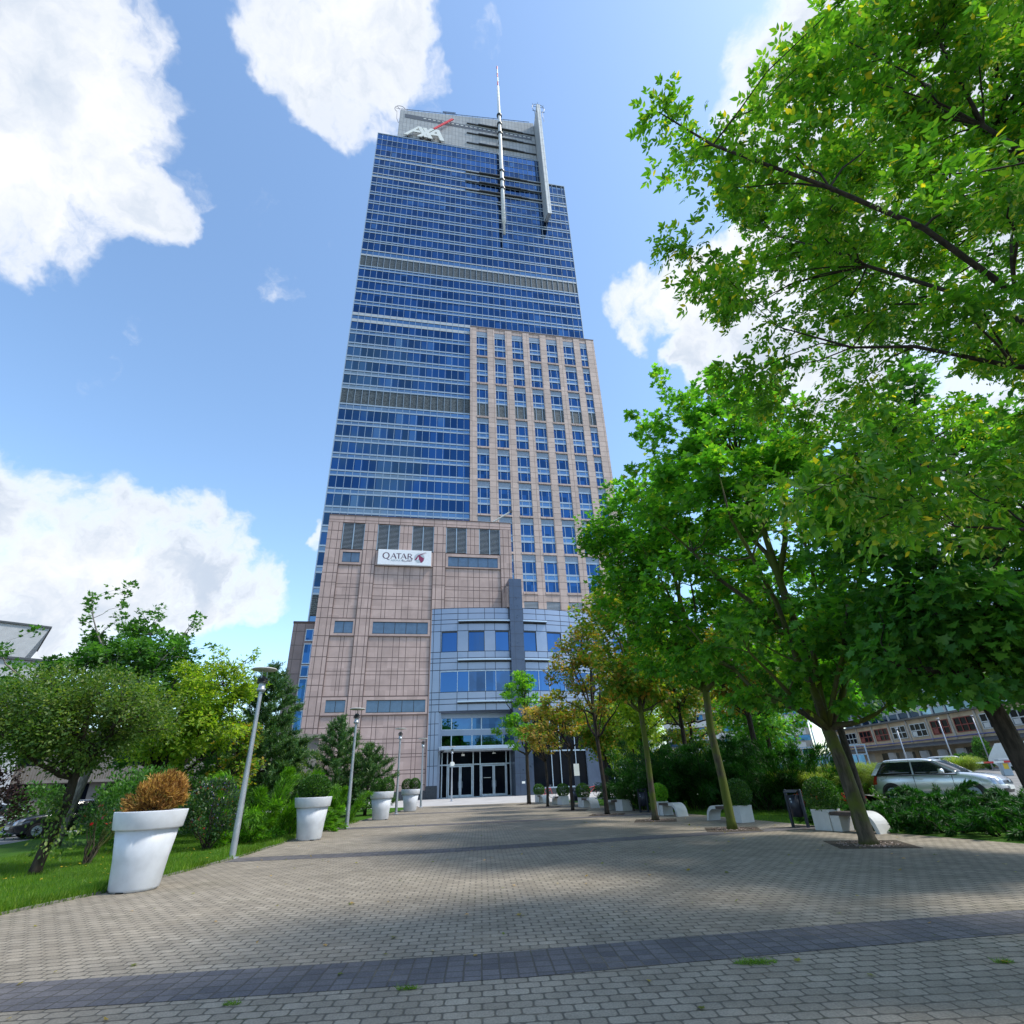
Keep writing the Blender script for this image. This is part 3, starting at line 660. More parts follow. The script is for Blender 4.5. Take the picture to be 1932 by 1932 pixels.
for a, b in louvs:
    mb = pb()
    mid = (a + b) / 2
    for k in range(21):
        z = 30.5 + k * .192
        mb.quad([(a, DP + .16, z), (b, DP + .16, z), (b, DP + .34, z + .115), (a, DP + .34, z + .115)])
        mb.box(a, b, DP + .145, DP + .165, z - .012, z + .035)
    lv = mb.build('louvre', M['alu_d'], pod)
    mb = pb(); mb.box(a, a + .09, DP + .08, DP + .3, 30.43, 34.46); mb.box(b - .09, b, DP + .08, DP + .3, 30.43, 34.46); mb.box(mid - .06, mid + .06, DP + .07, DP + .3, 30.43, 34.46)
    mb.build('louvre_frame', M['alu'], lv)
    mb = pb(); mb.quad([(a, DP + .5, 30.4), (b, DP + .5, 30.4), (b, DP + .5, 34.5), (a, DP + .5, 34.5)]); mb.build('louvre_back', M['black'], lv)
for r_i, row in enumerate(pan):
    for (x0, x1, z0, z1) in row:
        mb = pb(); mb.quad([(x0, DP + .10, z0), (x1, DP + .10, z0), (x1, DP + .10, z1), (x0, DP + .10, z1)]); pn = mb.build('blue_pane', M['bluepane'], pod)
        mb = pb()
        k = 2 if x1 - x0 < 3 else 5
        for j in range(1, k): u = x0 + (x1 - x0) * j / k; mb.box(u - .03, u + .03, DP + .085, DP + .12, z0, z1)
        for q in ((x0, x1, z0 - .03, z0 + .02), (x0, x1, z1 - .05, z1 + .03)): mb.box(q[0], q[1], DP + .026, DP + .13, q[2], q[3])
        mb.build('pane_frame', M['black'], pn)
# set-back wing on the left
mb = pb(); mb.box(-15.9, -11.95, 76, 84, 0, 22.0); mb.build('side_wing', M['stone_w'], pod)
mb = pb(); mb.box(-15.95, -11.95, 75.95, 84, 22.0, 22.3); mb.build('wing_coping', M['joint'], pod)
for z0, z1 in ((16.6, 19.1), (14.9, 16.2), (11.6, 14.5), (19.7, 21.1), (6, 10.5)):
    mb = pb(); mb.quad([(-14.05, 75.97, z0), (-12.6, 75.97, z0), (-12.6, 75.97, z1), (-14.05, 75.97, z1)]); wn_ = mb.build('window', M['glass_w'], pod)
    mb = pb()
    for x0 in (-14.1, -12.62, -13.2): mb.box(x0, x0 + .07, 75.9, 76, z0, z1)
    mb.box(-14.1, -12.55, 75.9, 76, z0 - .12, z0); mb.box(-14.1, -12.55, 75.9, 76, z1, z1 + .1); mb.build('window_frame', M['frame'], wn_)

# ------------------------------------------------------------------ airline billboard
bill = thing('billboard', 'white rectangular airline billboard with burgundy lettering and antelope emblem on the stone podium', 'sign', FP(-1.2, 68.6, 29.4), FA)
BO = (-1.2, 68.6, 29.4)
def bb(): return MB(BO)
mb = bb(); mb.box(-4.86, 2.34, 68.62, 69.05, 28.27, 30.51); mb.build('panel', M['panel_white'], bill, False, .03)
YB = 68.615
def stroke(mb, pts, w0, mi=0, closed=False, yy=None):
    """flat stroke of given width on the board"""
    yy = YB - .006 if yy is None else yy
    pts = [Vector(p) for p in pts]
    ws = w0 if isinstance(w0, list) else [w0] * len(pts)
    L = []; Rr = []
    for i, p_ in enumerate(pts):
        a = pts[i - 1] if (i > 0 or closed) else p_; b = pts[(i + 1) % len(pts)] if (i < len(pts) - 1 or closed) else p_
        t = (b - a).normalized(); nn = Vector((-t.y, t.x)) * ws[i] / 2; L.append(p_ + nn); Rr.append(p_ - nn)
    k = len(pts)
    for i in range(k if closed else k - 1):
        j = (i + 1) % k; mb.quad([(Rr[i].x, yy, Rr[i].y), (Rr[j].x, yy, Rr[j].y), (L[j].x, yy, L[j].y), (L[i].x, yy, L[i].y)], mi)
def fillp(mb, pts, mi=0, yy=None): mb.quad([(x, (YB - .006 if yy is None else yy), z) for x, z in pts], mi)
# QATAR: cap height .78 m, baseline 29.22 (drawn as stroke letters with thick and thin stems)
bz0, ch = 29.16, 0.80
mb = bb()
qx = -3.78
mb2 = []
stroke(mb, [(qx + .40 * math.cos(R(t)), bz0 + .42 + .43 * math.sin(R(t))) for t in range(0, 360, 20)], [0.07 + .09 * abs(math.cos(R(t))) for t in range(0, 360, 20)], closed=True)
stroke(mb, [(qx + .02, bz0 + .06), (qx + .25, bz0 - .12), (qx + .52, bz0 - .22)], [.05, .11, .03], yy=YB - .009)
def letA(x):
    stroke(mb, [(x - .34, bz0), (x + .01, bz0 + ch)], [.07, .05], yy=YB - .006); stroke(mb, [(x - .01, bz0 + ch), (x + .36, bz0)], [.12, .16], yy=YB - .009)
    stroke(mb, [(x - .22, bz0 + .27), (x + .2, bz0 + .27)], .06, yy=YB - .012); stroke(mb, [(x - .44, bz0 + .02), (x - .24, bz0 + .02)], .04, yy=YB - .015)
letA(-2.78); letA(-1.42)
stroke(mb, [(-2.08, bz0), (-2.08, bz0 + ch)], .14); stroke(mb, [(-2.42, bz0 + ch - .04), (-1.74, bz0 + ch - .04)], .08, yy=YB - .009)
stroke(mb, [(-.82, bz0), (-.82, bz0 + ch)], .14); stroke(mb, [(-.82, bz0 + ch - .04), (-.5, bz0 + ch - .05), (-.36, bz0 + ch - .2), (-.48, bz0 + .4), (-.8, bz0 + .36)], [.07, .08, .13, .08, .06], yy=YB - .009)
stroke(mb, [(-.62, bz0 + .37), (-.2, bz0)], [.1, .15], yy=YB - .012)
mb.build('lettering', M['burgundy'], bill)
def textmesh(txt, size, x, z, mat, name, parent):
    cu_ = bpy.data.curves.new(name, 'FONT'); cu_.body = txt; cu_.size = size; cu_.align_x = 'LEFT'; cu_.resolution_u = 3
    ob = bpy.data.objects.new(name, cu_); C.objects.link(ob)
    dg = bpy.context.evaluated_depsgraph_get(); me = bpy.data.meshes.new_from_object(ob.evaluated_get(dg)); bpy.data.objects.remove(ob)
    o2 = bpy.data.objects.new(name, me); C.objects.link(o2); me.materials.clear(); me.materials.append(mat)
    o2.parent = parent; o2.location = (x - BO[0], YB - .007 - BO[1], z - BO[2]); o2.rotation_euler = (R(90), 0, 0); return o2
textmesh('AIRWAYS', 0.40, -3.12, 28.76, M['grey_letters'], 'lettering', bill)
# Arabic line, drawn right to left as connected strokes
mb = bb(); z0 = 28.84
for p_ in ([(-.30, z0), (-.30, z0 + .3)], [(-.40, z0 + .3), (-.40, z0 + .02), (-.5, z0)], [(-.5, z0), (-.52, z0 + .12), (-.6, z0 + .14), (-.64, z0 + .05), (-.5, z0)],
           [(-.5, z0), (-1.08, z0)], [(-.72, z0), (-.76, z0 + .12), (-.9, z0 + .12), (-.98, z0)], [(-.79, z0 + .12), (-.79, z0 + .32)], [(-1.06, z0 + .04), (-1.12, z0 - .08), (-1.2, z0 - .1)],
           [(-1.2, z0 + .02), (-1.5, z0)], [(-1.3, z0), (-1.3, z0 + .1)], [(-1.46, z0), (-1.44, z0 + .14), (-1.56, z0 + .16), (-1.6, z0 + .05), (-1.46, z0)],
           [(-.52, z0 + .24), (-.62, z0 + .24)], [(-1.46, z0 + .26), (-1.58, z0 + .26)], [(-1.25, z0 - .1), (-1.35, z0 - .1)]):
    stroke(mb, p_, .045, yy=YB - .006 - .001 * (abs(p_[0][0] * 37) % 5))
mb.build('lettering', M['burgundy'], bill)
# emblem: striped disc with an antelope head and long horns
mb = bb(); ex, ez, er = .72, 29.36, .72
for k in range(-6, 7):
    zz = ez + k * .11; hw = math.sqrt(max(.02, er * er - (k * .11) ** 2))
    stroke(mb, [(ex - hw, zz), (ex + hw * .97, zz)], .045)
mb.build('emblem', M['grey_letters'], bill)
mb = bb()
fillp(mb, [(.52, 29.80), (.78, 29.78), (1.02, 29.55), (1.36, 29.36), (1.30, 29.02), (1.10, 28.72), (.92, 28.68), (.78, 29.0), (.62, 29.2)], yy=YB - .011)
fillp(mb, [(.52, 29.80), (.62, 29.45), (.40, 29.14), (.12, 29.02), (.10, 29.12), (.34, 29.52)], yy=YB - .014)
stroke(mb, [(.62, 29.76), (1.1, 30.05), (1.62, 30.26)], [.07, .05, .025], yy=YB - .017); stroke(mb, [(.70, 29.74), (1.15, 29.96), (1.68, 30.10)], [.07, .05, .025], yy=YB - .020)
mb.build('emblem', M['oryx'], bill)
mb = bb(); fillp(mb, [(.52, 29.62), (.60, 29.4), (.62, 29.2), (.40, 29.05), (.34, 29.1), (.5, 29.35)], yy=YB - .023); mb.build('emblem', M['panel_white'], bill)

# ------------------------------------------------------------------ curved metal and glass entrance block
ent = thing('entrance_block', 'low curved silver metal and glass entrance block with recessed doors under a canopy', 'building', FP(12.7, 67.74), FA)
EO = (12.7, 67.74, 0.0)
def eb(): return MB(EO)
def AD(u): return 107.74 - math.sqrt(1600 - (u - 12.7) ** 2)
def arcbox(mb, u0, u1, z0, z1, off=0.0, thick=.3, mi=0, step=1.0):
    k = max(1, int(math.ceil((u1 - u0) / step))); us = [u0 + (u1 - u0) * i / k for i in range(k + 1)]
    mb.loft([[(u, AD(u) + off, z0), (u, AD(u) + off, z1), (u, AD(u) + off + thick, z1), (u, AD(u) + off + thick, z0)] for u in us], mi)
UE = 33.0
wu = [(4.03, 6.08), (7.45, 9.56), (10.94, 12.78), (14.70, 16.5), (17.97, 20.08), (21.46, 23.66), (24.9, 26.9), (28.3, 30.3)]
mb = eb()
arcbox(mb, 2.69, UE, 19.18, 22.3); arcbox(mb, 2.69, UE, 14.15, 16.57); arcbox(mb, 2.69, UE, 9.33, 11.62)
arcbox(mb, 2.69, 4.0, 11.62, 14.15); 
e2 = [2.69] + [v for w_ in wu for v in w_] + [UE]
for k in range(0, len(e2), 2): arcbox(mb, e2[k], e2[k + 1], 16.57, 19.18)
arcbox(mb, 2.69, 3.95, 1.3, 9.33); arcbox(mb, 24.6, UE, 11.62, 14.15)
mb.box(2.69, 3.95, AD(3) + .3, 71, 1.3, 22.2)
mb.build('metal_wall', M['metal_e'], ent)
mb = eb(); mb.loft([[(2.7, AD(2.7) + .31, 21.9), (2.7, 84, 21.9), (2.7, 84, 22.25), (2.7, AD(2.7) + .31, 22.25)], [(12.7, AD(12.7) + .31, 21.9), (12.7, 84, 21.9), (12.7, 84, 22.25), (12.7, AD(12.7) + .31, 22.25)], [(UE, AD(UE) + .31, 21.9), (UE, 84, 21.9), (UE, 84, 22.25), (UE, AD(UE) + .31, 22.25)]]); mb.build('roof', M['alu_d'], ent)
mb = eb()
vj = [3.02, 3.93, 6.1, 7.42, 9.6, 10.9, 12.82, 14.8, 16.62, 17.93, 20.12, 21.46, 23.68, 25, 26.9, 28.3, 30.3, 32]
j = .032
for z in (22.28, 21.55, 20.74, 20.18, 19.22, 16.55, 15.74, 15.2, 14.28, 11.6, 10.78, 10.19, 9.36): arcbox(mb, 2.69, UE, z - j * 1.3, z + j * 1.3, -.004, .02)
for u in vj:
    for z0, z1 in ((19.18, 22.3), (14.15, 16.57), (9.33, 11.62)): arcbox(mb, u - j, u + j, z0, z1, -.003, .02)
for z in (8.0, 6.75, 5.1, 3.4, 1.32): arcbox(mb, 2.69, 3.95, z - j, z + j, -.004, .02)
for u in (3.02, 3.5): arcbox(mb, u - j, u + j, 1.3, 9.33, -.003, .02)
for u in (3.02, 3.93): arcbox(mb, u - j, u + j, 11.6, 19.2, -.003, .02)
mb.build('panel_joint', M['metal_j'], ent)
mb = eb(); arcbox(mb, 2.66, 3.97, 0, 1.29, -.02, .9); mb.build('column_base', M['dark_base'], ent)
for (z, us) in ((20.38, ((6.1, 12.93), (14.6, 18.0))), (15.36, ((6.1, 12.93), (14.6, 18.0))), (10.32, ((6.1, 12.93), (14.6, 18.0)))):
    for a, b in us:
        mb = eb(); arcbox(mb, a, b, z - .02, z + .16, -.55, .6); arcbox(mb, a + .1, b - .02, z - .14, z - .02, -.40, .4, 1); mb.build('sunshade_ledge', [M['metal_el'], M['black']], ent)
for a, b in wu:
    mb = eb(); arcbox(mb, a, b, 16.57, 19.18, .16, .05); ww = mb.build('window', M['glass_e'], ent)
    mb = eb(); arcbox(mb, a, b, 19.05, 19.17, .05, .2); arcbox(mb, a, a + .07, 16.58, 19.05, .06, .2); arcbox(mb, b - .07, b, 16.58, 19.05, .06, .2); mb.build('window_frame', M['steel_d'], ww)
lw_ = [3.98, 6.1, 7.5, 9.6, 10.9, 12.85, 14.6, 16.5, 17.92, 20.1, 21.5, 23.6, 24.6]
for k in range(len(lw_) - 1):
    if k == 5: continue
    a, b = lw_[k], lw_[k + 1]
    mb = eb(); arcbox(mb, a, b, 11.62, 14.15, .14, .05, step=3); ww = mb.build('window', M['glass_e'], ent)
    mb = eb(); arcbox(mb, a, a + .06, 11.63, 14.12, .02, .2); arcbox(mb, a, b, 14.05, 14.14, .02, .2); mb.build('window_frame', M['frame'], ww)
mb = eb(); mb.box(12.87, 14.6, 67.0, 70, 0.0, 26.18); mb.build('pier', M['pier'], ent)
mb = eb(); mb.box(12.6, 12.87, 67.3, 71, 22.3, 25.2); mb.box(12.2, 12.7, 68.4, 70.9, 22.3, 24.6); mb.build('pier_back', M['stone_p'], ent)
mb = eb()
for z in [2.3 + 1.63 * k for k in range(15)]: mb.box(12.868, 14.602, 66.996, 67.2, z - .02, z + .02)
mb.box(13.42, 13.45, 66.997, 67.2, 0, 26.1); mb.build('pier_joint', M['metal_j'], ent)
# skylight frame on the roof
mb = eb()
for k in range(7): mb.tube([(15 + k * 1.1, 72, 23.0 + .0), (14.6 + k * 1.3, 76, 24.6 - k * .12)], .06, 5)
mb.tube([(14.8, 76, 24.7), (22.6, 76, 23.8)], .08, 5); mb.tube([(14.8, 72, 23.0), (22.6, 72, 22.9)], .08, 5); mb.tube([(14.8, 74, 23.9), (22.6, 74, 23.4)], .06, 5)
sk = mb.build('skylight', M['alu'], ent)
mb = eb(); mb.quad([(14.8, 72, 22.95), (22.6, 72, 22.85), (22.6, 76, 23.75), (14.8, 76, 24.6)]); mb.build('skylight_glass', M['glass_w'], sk)
# recess with the doors
DR = 70.0
mb = eb(); mb.box(3.95, 4.25, AD(4) + .31, DR + .5, 0, 9.33); mb.box(3.95, 13.0, 68.8, DR + .6, 9.30, 9.6); mb.build('recess_wall', M['metal_e'], ent)
mb = eb(); mb.box(4.25, 12.95, DR - .02, DR + .3, 8.7, 9.3); mb.box(4.25, 12.95, DR - .02, DR + .3, 6.72, 7.38); mb.build('recess_spandrel', M['metal_e'], ent)
uw = [4.4, 5.62, 8.15, 9.33, 11.98, 12.95]
for k in range(5):
    for z0, z1 in ((7.38, 8.7), (5.45, 6.72)):
        mb = eb(); mb.quad([(uw[k], DR + .1, z0), (uw[k + 1], DR + .1, z0), (uw[k + 1], DR + .1, z1), (uw[k], DR + .1, z1)])
        ww = mb.build('window', M['glass_e'] if (k < 2 and z0 > 7) else M['glass_w'], ent)
        mb = eb(); mb.box(uw[k] - .06, uw[k] + .06, DR - .04, DR + .12, z0, z1); mb.box(uw[k] + .06, uw[k + 1] - .06, DR - .03, DR + .12, z0 - .02, z0 + .06); mb.build('window_frame', M['frame'], ww)
mb = eb(); mb.box(4.2, 13.1, 66.5, DR + .1, 4.98, 5.36); mb.box(4.0, 4.25, 67.2, 69.9, 4.96, 5.34); mb.build('canopy', M['metal_el'], ent, False, .04)
mb = eb(); mb.box(4.6, 12.9, 66.75, DR, 4.84, 4.97); mb.build('canopy_soffit', M['alu_d'], ent)
mb = eb(); mb.box(4.25, 12.95, DR + .25, DR + 5, 0, 4.84); mb.build('lobby', M['glass_d'], ent)
mb = eb()
for u in (4.55, 5.2, 8.3, 9.15, 12.35, 12.85): mb.box(u - .06, u + .06, DR - .05, DR + .24, 0, 4.84)
mb.box(4.25, 12.95, DR - .04, DR + .24, 3.42, 3.56); mb.box(4.25, 12.95, DR - .03, DR + .24, 0, .07); mb.build('door_surround', M['frame'], ent)
for a, b in ((5.3, 6.72), (6.76, 8.2), (9.26, 10.76), (10.8, 12.28)):
    mb = eb(); mb.box(a, a + .13, DR - .08, DR + .2, .08, 3.38); mb.box(b - .13, b, DR - .08, DR + .2, .08, 3.38); mb.box(a + .13, b - .13, DR - .08, DR + .2, 3.25, 3.38); mb.box(a + .13, b - .13, DR - .08, DR + .2, .08, .28)
    dr = mb.build('door', M['frame'], ent)
    mb = eb(); mb.quad([(a + .13, DR + .05, .28), (b - .13, DR + .05, .28), (b - .13, DR + .05, 3.25), (a + .13, DR + .05, 3.25)]); mb.build('door_glass', M['glass_d'], dr)
    mb = eb(); hx = b - .2 if (a < 6 or 9 < a < 10) else a + .2; mb.tube([(hx, DR - .14, 1.0), (hx, DR - .14, 1.7)], .02, 6); mb.build('handle', M['alu'], dr)
mb = eb(); mb.box(9.55, 10.45, DR + .03, DR + .045, 1.98, 2.02); mb.build('door_marking', M['sign_white'], ent)
mb = eb(); mb.tube([(6.95, 69.2, 4.84), (6.95, 69.2, 4.6)], .03, 6); mb.box(6.8, 7.15, 68.95, 69.35, 4.4, 4.6); mb.tube([(10.7, 69.3, 4.84), (10.7, 69.3, 4.66)], .03, 6); mb.box(10.55, 10.9, 69.1, 69.4, 4.56, 4.66); mb.build('ceiling_camera', M['sign_white'], ent)
mb = eb(); mb.box(13.6, 13.98, 66.985, 67.0, 1.22, 1.46); mb.build('wall_plaque', M['sign_white'], ent)
# ground floor right of the pier
mb = eb(); arcbox(mb, 14.6, UE, 0, .62, .25, .4); mb.build('low_wall', M['dark_base'], ent)
gu = [15.2, 17.7, 18.8, 20.6, 21.8]
for a, b, z1 in ((15.2, 17.7, 9.2), (17.7, 18.85, 9.2), (18.85, 20.9, 9.2), (20.9, 22.4, 9.2), (24.2, 26.2, 9.2), (26.2, 28.3, 9.2), (28.3, 31, 9.2)):
    mb = eb(); arcbox(mb, a, b, .66, z1, .5, .05, step=3); ww = mb.build('window', M['glass_d'], ent)
    mb = eb(); arcbox(mb, a - .05, a + .05, .64, z1, .38, .12); arcbox(mb, b - .05, b + .05, .64, z1, .39, .12); arcbox(mb, a + .05, b - .05, .62, .76, .38, .13); arcbox(mb, a + .05, b - .05, 4.6, 4.75, .38, .13); mb.build('window_frame', M['alu'], ww)
mb = eb(); arcbox(mb, 22.4, 24.2, .62, 9.2, .3, .4); mb.box(14.6, 15.2, 67.5, 68.4, .0, 9.33); mb.build('ground_floor_wall', M['pier'], ent)
mb = eb(); arcbox(mb, 14.6, UE, 9.2, 9.32, .0, 3); mb.box(14.6, UE, 71, 71.3, 0, 9.2); mb.build('soffit', M['alu_d'], ent)
# slim arm on the podium edge
mb = pb(); mb.tube([(11.5, 70.5, PT + .1), (11.5, 70.5, PT + .9)], .09, 6); mb.tube([(11.0, 70.6, PT + .6), (13.9, 69.2, PT + 2.1)], .11, 6); ra = mb.build('camera_arm', M['sign_white'], pod)
mb = pb(); mb.box(13.75, 14.15, 69.0, 69.3, PT + 1.95, PT + 2.3); mb.build('camera_head', M['steel_d'], ra)

# ------------------------------------------------------------------ left: pale buildings across the side road
def wallframe(a, b):
    a = Vector(a); b = Vector(b); t = (b - a); L = t.length; return a, math.atan2(t.y, t.x), L
def local_building(name, label, cat, a, b, depth):
    p_, rz, L = wallframe(a, b); return thing(name, label, cat, (p_.x, p_.y, 0), rz), L
M['plaster'] = plain('pale_rough_plaster', (0.36, 0.37, 0.38), 0.85, 0, 0.2, 0.08, 2.5, 0.35)
M['cream'] = plain('cream_plaster', (0.44, 0.37, 0.26), 0.85, 0, 0.2, 0.2, 0.6, 0.2)
M['cream2'] = plain('grey_plaster', (0.40, 0.385, 0.35), 0.85, 0, 0.2, 0.15, 0.6, 0.2)
M['shade_wall'] = plain('brown_grey_render', (0.14, 0.13, 0.12), 0.85)
M['glass_hall'] = glassmat('hall_glass', (0.10, 0.15, 0.21), 0.05, (3, 3.5), var=.3)
M['red_frame'] = plain('red_window_frame', (0.20, 0.035, 0.025), 0.6)
M['ochre_frame'] = plain('ochre_window_frame', (0.36, 0.27, 0.10), 0.6)
bl, L = local_building('plaster_building', 'pale rough plastered building with dark roof edge and ochre framed windows beyond the left trees', 'building', (-60, 23.0), (-38.6, 43.9), 12)
mb = MB(); mb.box(0, L, 0, 12, 0, 11.6); mb.build('wall', M['plaster'], bl)
mb = MB(); mb.box(-.2, L + .25, -.25, 12, 11.6, 11.78); mb.build('roof', M['steel_d'], bl)
mb = MB(); mb.loft([[(0, 1.2, 11.78), (L - 1.9, 1.2, 11.78), (L - 1.9, 12, 11.78), (0, 12, 11.78)], [(0, 1.2, 14.6), (L - .9, 1.2, 14.6), (L - .9, 12, 14.6), (0, 12, 14.6)]]); mb.build('upper_wall', M['plaster'], bl)
mb = MB(); mb.box(-.2, L - .8, 1.05, 12, 14.6, 14.75); mb.build('upper_roof', M['steel_d'], bl)
for u in np.arange(L - 25.6, L - 2, 4.1):
    for z in (8.2, 4.4):
        mb = MB(); mb.quad([(u, .12, z), (u + 1.5, .12, z), (u + 1.5, .12, z + 1.8), (u, .12, z + 1.8)]); ww = mb.build('window', M['glass_e'], bl)
        mb = MB()
        for q in (0, .5, 1): mb.box(u + q * 1.4, u + q * 1.4 + .1, -.02, .14, z, z + 1.8)
        mb.box(u, u + 1.5, -.02, .14, z + 1.7, z + 1.8); mb.build('window_frame', M['ochre_frame'], ww)
        mb = MB(); mb.box(u - .1, u + 1.6, -.12, .05, z - .14, z); mb.build('window_sill', M['steel_d'], ww)
        mb = MB(); mb.box(u - .06, u, -.004, .1, z, z + 1.86); mb.box(u - .06, u + 1.56, -.004, .1, z + 1.8, z + 1.9); mb.build('reveal', M['plaster'], ww)
lb, L = local_building('pavilion_building', 'low grey pavilion with a ribbed balcony rail behind the left hedge', 'building', (-42, 45), (-22.0, 62), 10)
mb = MB(); mb.box(0, L, 0, 10, 0, 6.4); mb.build('wall', M['shade_wall'], lb)
mb = MB(); mb.box(-.3, L + .3, -.6, 10, 6.4, 6.8); mb.build('roof', M['shade_wall'], lb)
mb = MB()
for k in range(int(L / .18)): mb.box(k * .18, k * .18 + .09, -.7, -.64, 2.9, 3.9)
mb.box(0, L, -.72, 0, 2.7, 2.9); mb.build('balcony', M['shade_wall'], lb)
for k in range(7):
    u = 1 + k * 3.6
    mb = MB(); mb.quad([(u, -.02, .8), (u + 2.4, -.02, .8), (u + 2.4, -.02, 2.6), (u, -.02, 2.6)]); mb.build('window', M['glass_d'], lb); mb = MB(); mb.quad([(u, -.02, 4), (u + 2.4, -.02, 4), (u + 2.4, -.02, 6), (u, -.02, 6)]); mb.build('window', M['glass_d'], lb)

# ------------------------------------------------------------------ right: workshop, apartment block, glass hall
def dirpt(az, r): return (r * math.sin(R(az)), r * math.cos(R(az)))
ws_, L = local_building('workshop_building', 'cream two storey workshop with red and grey framed windows beyond the parking lot', 'building', (59.5, 112), (57.0, 44), 14)
zb = 0.9
mb = MB(); mb.box(0, L, 0, 14, 0, 7.6); mb.build('wall', M['cream'], ws_)
mb = MB(); mb.box(-.4, L + .4, -.5, 14, 7.6, 7.85); mb.build('roof', M['steel_d'], ws_)
mb = MB(); mb.loft([[(0, -2.6, 3.75), (0, 0, 4.25), (0, 0, 4.4), (0, -2.6, 3.9)], [(L, -2.6, 3.75), (L, 0, 4.25), (L, 0, 4.4), (L, -2.6, 3.9)]]); mb.build('lean_to_roof', M['steel_d'], ws_)
M['blue_pipe'] = plain('blue_pipe_paint', (0.04, 0.05, 0.30), 0.4)
mb = MB(); mb.tube([(2, -.15, 4.75), (20, -.15, 4.68), (38, -.15, 4.78), (L - 2, -.15, 4.7)], .06, 6); mb.build('blue_pipe', M['blue_pipe'], ws_)
nwin = 14
for k in range(nwin):
    u = 2.0 + k * 4.75
    mb = MB(); mb.quad([(u, -.02, 5.2), (u + 3.6, -.02, 5.2), (u + 3.6, -.02, 7.0), (u, -.02, 7.0)]); ww = mb.build('window', M['glass_d'], ws_)
    mb = MB()
    for q in (0, .33, .66, 1): mb.box(u + q * 3.5, u + q * 3.5 + .12, -.1, .02, 5.2, 7.0)
    mb.box(u, u + 3.6, -.09, .02, 6.0, 6.12); mb.box(u, u + 3.6, -.09, .02, 6.9, 7.0); mb.box(u, u + 3.6, -.09, .02, 5.2, 5.3)
    if k % 3 != 1: mb.box(u + .2, u + 1.1, -.06, .0, 5.35, 5.95)
    mb.build('window_frame', M['red_frame'] if k % 4 in (2, 3) else M['alu_d'], ww)
    mb = MB(); mb.box(u + 4.0, u + 4.3, -.12, .02, 4.5, 7.55); mb.build('pilaster', M['cream2'], ws_)
    mb = MB(); mb.quad([(u, -.02, 1.4), (u + 2.6, -.02, 1.4), (u + 2.6, -.02, 3.4), (u, -.02, 3.4)]); mb.build('lower_window', M['glass_d'] if k % 2 else M['cream2'], ws_)
gh, L = local_building('glass_hall', 'dark blue glass hall rising behind the workshop roof', 'building', (66, 116), (62.5, 40), 20)
mb = MB(); mb.box(0, L, 0, 20, 0, 22); mb.build('glass_wall', M['glass_hall'], gh)
mb = MB()
for k in range(int(L / 3) + 1): mb.box(k * 3 - .2, k * 3 + .2, -.15, .05, 7, 22)
for z in (9.5, 13, 16.5, 20): mb.box(0, L, -.12, .05, z, z + .5)
mb.build('wall_rib', M['alu_d'], gh)
ap, L = local_building('apartment_block', 'white apartment block with long pale balconies far behind the grasses', 'building', (36, 142), (66, 131), 14)
mb = MB(); mb.box(0, L, 0, 14, 0, 34); mb.build('wall', M['cream2'], ap)
for k in range(11):
    z = 1.6 + k * 2.9
    mb = MB(); mb.box(-.2, L - 1 - (k % 2) * .6, -1.3, 0, z + 1.2, z + 2.5); mb.build('balcony', M['sign_white'], ap)
    mb = MB()
    for q in range(10): mb.quad([(.6 + q * 3.2, -.02, z + .0), (2.9 + q * 3.2, -.02, z + .0), (2.9 + q * 3.2, -.02, z + 1.15), (.6 + q * 3.2, -.02, z + 1.15)])
    mb.build('window_row', M['glass_w'], ap)
# ================================================================== VEGETATION HELPERS
def leaf_mat(name, cols, trans=0.45, rough=0.45, gain=1.75):
    """cols: list of (position, rgb) picked per leaf"""
    mt, n = newmat(name)
    r = n.rnd()
    cols = [(p_, (min(1, c_[0] * gain * 1.12), min(1, c_[1] * gain), min(1, c_[2] * gain))) for p_, c_ in cols]
    cr_ = n.add('ShaderNodeValToRGB'); n.put(cr_.inputs[0], r); el = cr_.color_ramp.elements
    cr_.color_ramp.interpolation = 'LINEAR'
    for i, (p_, c_) in enumerate(cols):
        e_ = el[i] if i < 2 else el.new(p_)
        e_.position = p_; e_.color = (*c_, 1)
    nz = n.smooth(n.noise(n.pos(), 0.9, 3), 0.3, 0.7, 0.8, 1.2)
    c = n.mix(1.0, cr_.outputs[0], n.comb(nz, nz, nz), 'MULTIPLY')
    pb_ = n.bsdf(c, rough, 0, 0.35)
    tr = n.add('ShaderNodeBsdfTranslucent'); n.put(tr.inputs[0], n.mix(1.0, c, (1.5, 1.7, 0.55, 1), 'MULTIPLY'))
    mx = n.add('ShaderNodeMixShader'); mx.inputs[0].default_value = trans
    n.t.links.new(pb_, mx.inputs[1]); n.t.links.new(tr.outputs[0], mx.inputs[2]); n.out(mx.outputs[0])
    return mt
def bark_mat(name, a, b, moss=None):
    mt, n = newmat(name); o = n.pos(); x, y, z = n.sep(o)
    v = n.comb(n.math('MULTIPLY', x, 14), n.math('MULTIPLY', y, 14), n.math('MULTIPLY', z, 3.5))
    nz = n.noise(v, 1.0, 6, 0.65)
    c = n.mix(n.smooth(nz, 0.35, 0.65), (*a, 1), (*b, 1))
    if moss: c = n.mix(n.smooth(n.noise(o, 1.6, 4), 0.36, 0.56, 0, 0.9), c, (*moss, 1))
    n.out(n.bsdf(c, 0.85, 0, 0.2, n.bump(nz, 0.6, 0.02)))
    return mt
M['bark'] = bark_mat('maple_bark', (0.045, 0.038, 0.028), (0.10, 0.085, 0.06), (0.085, 0.11, 0.016))
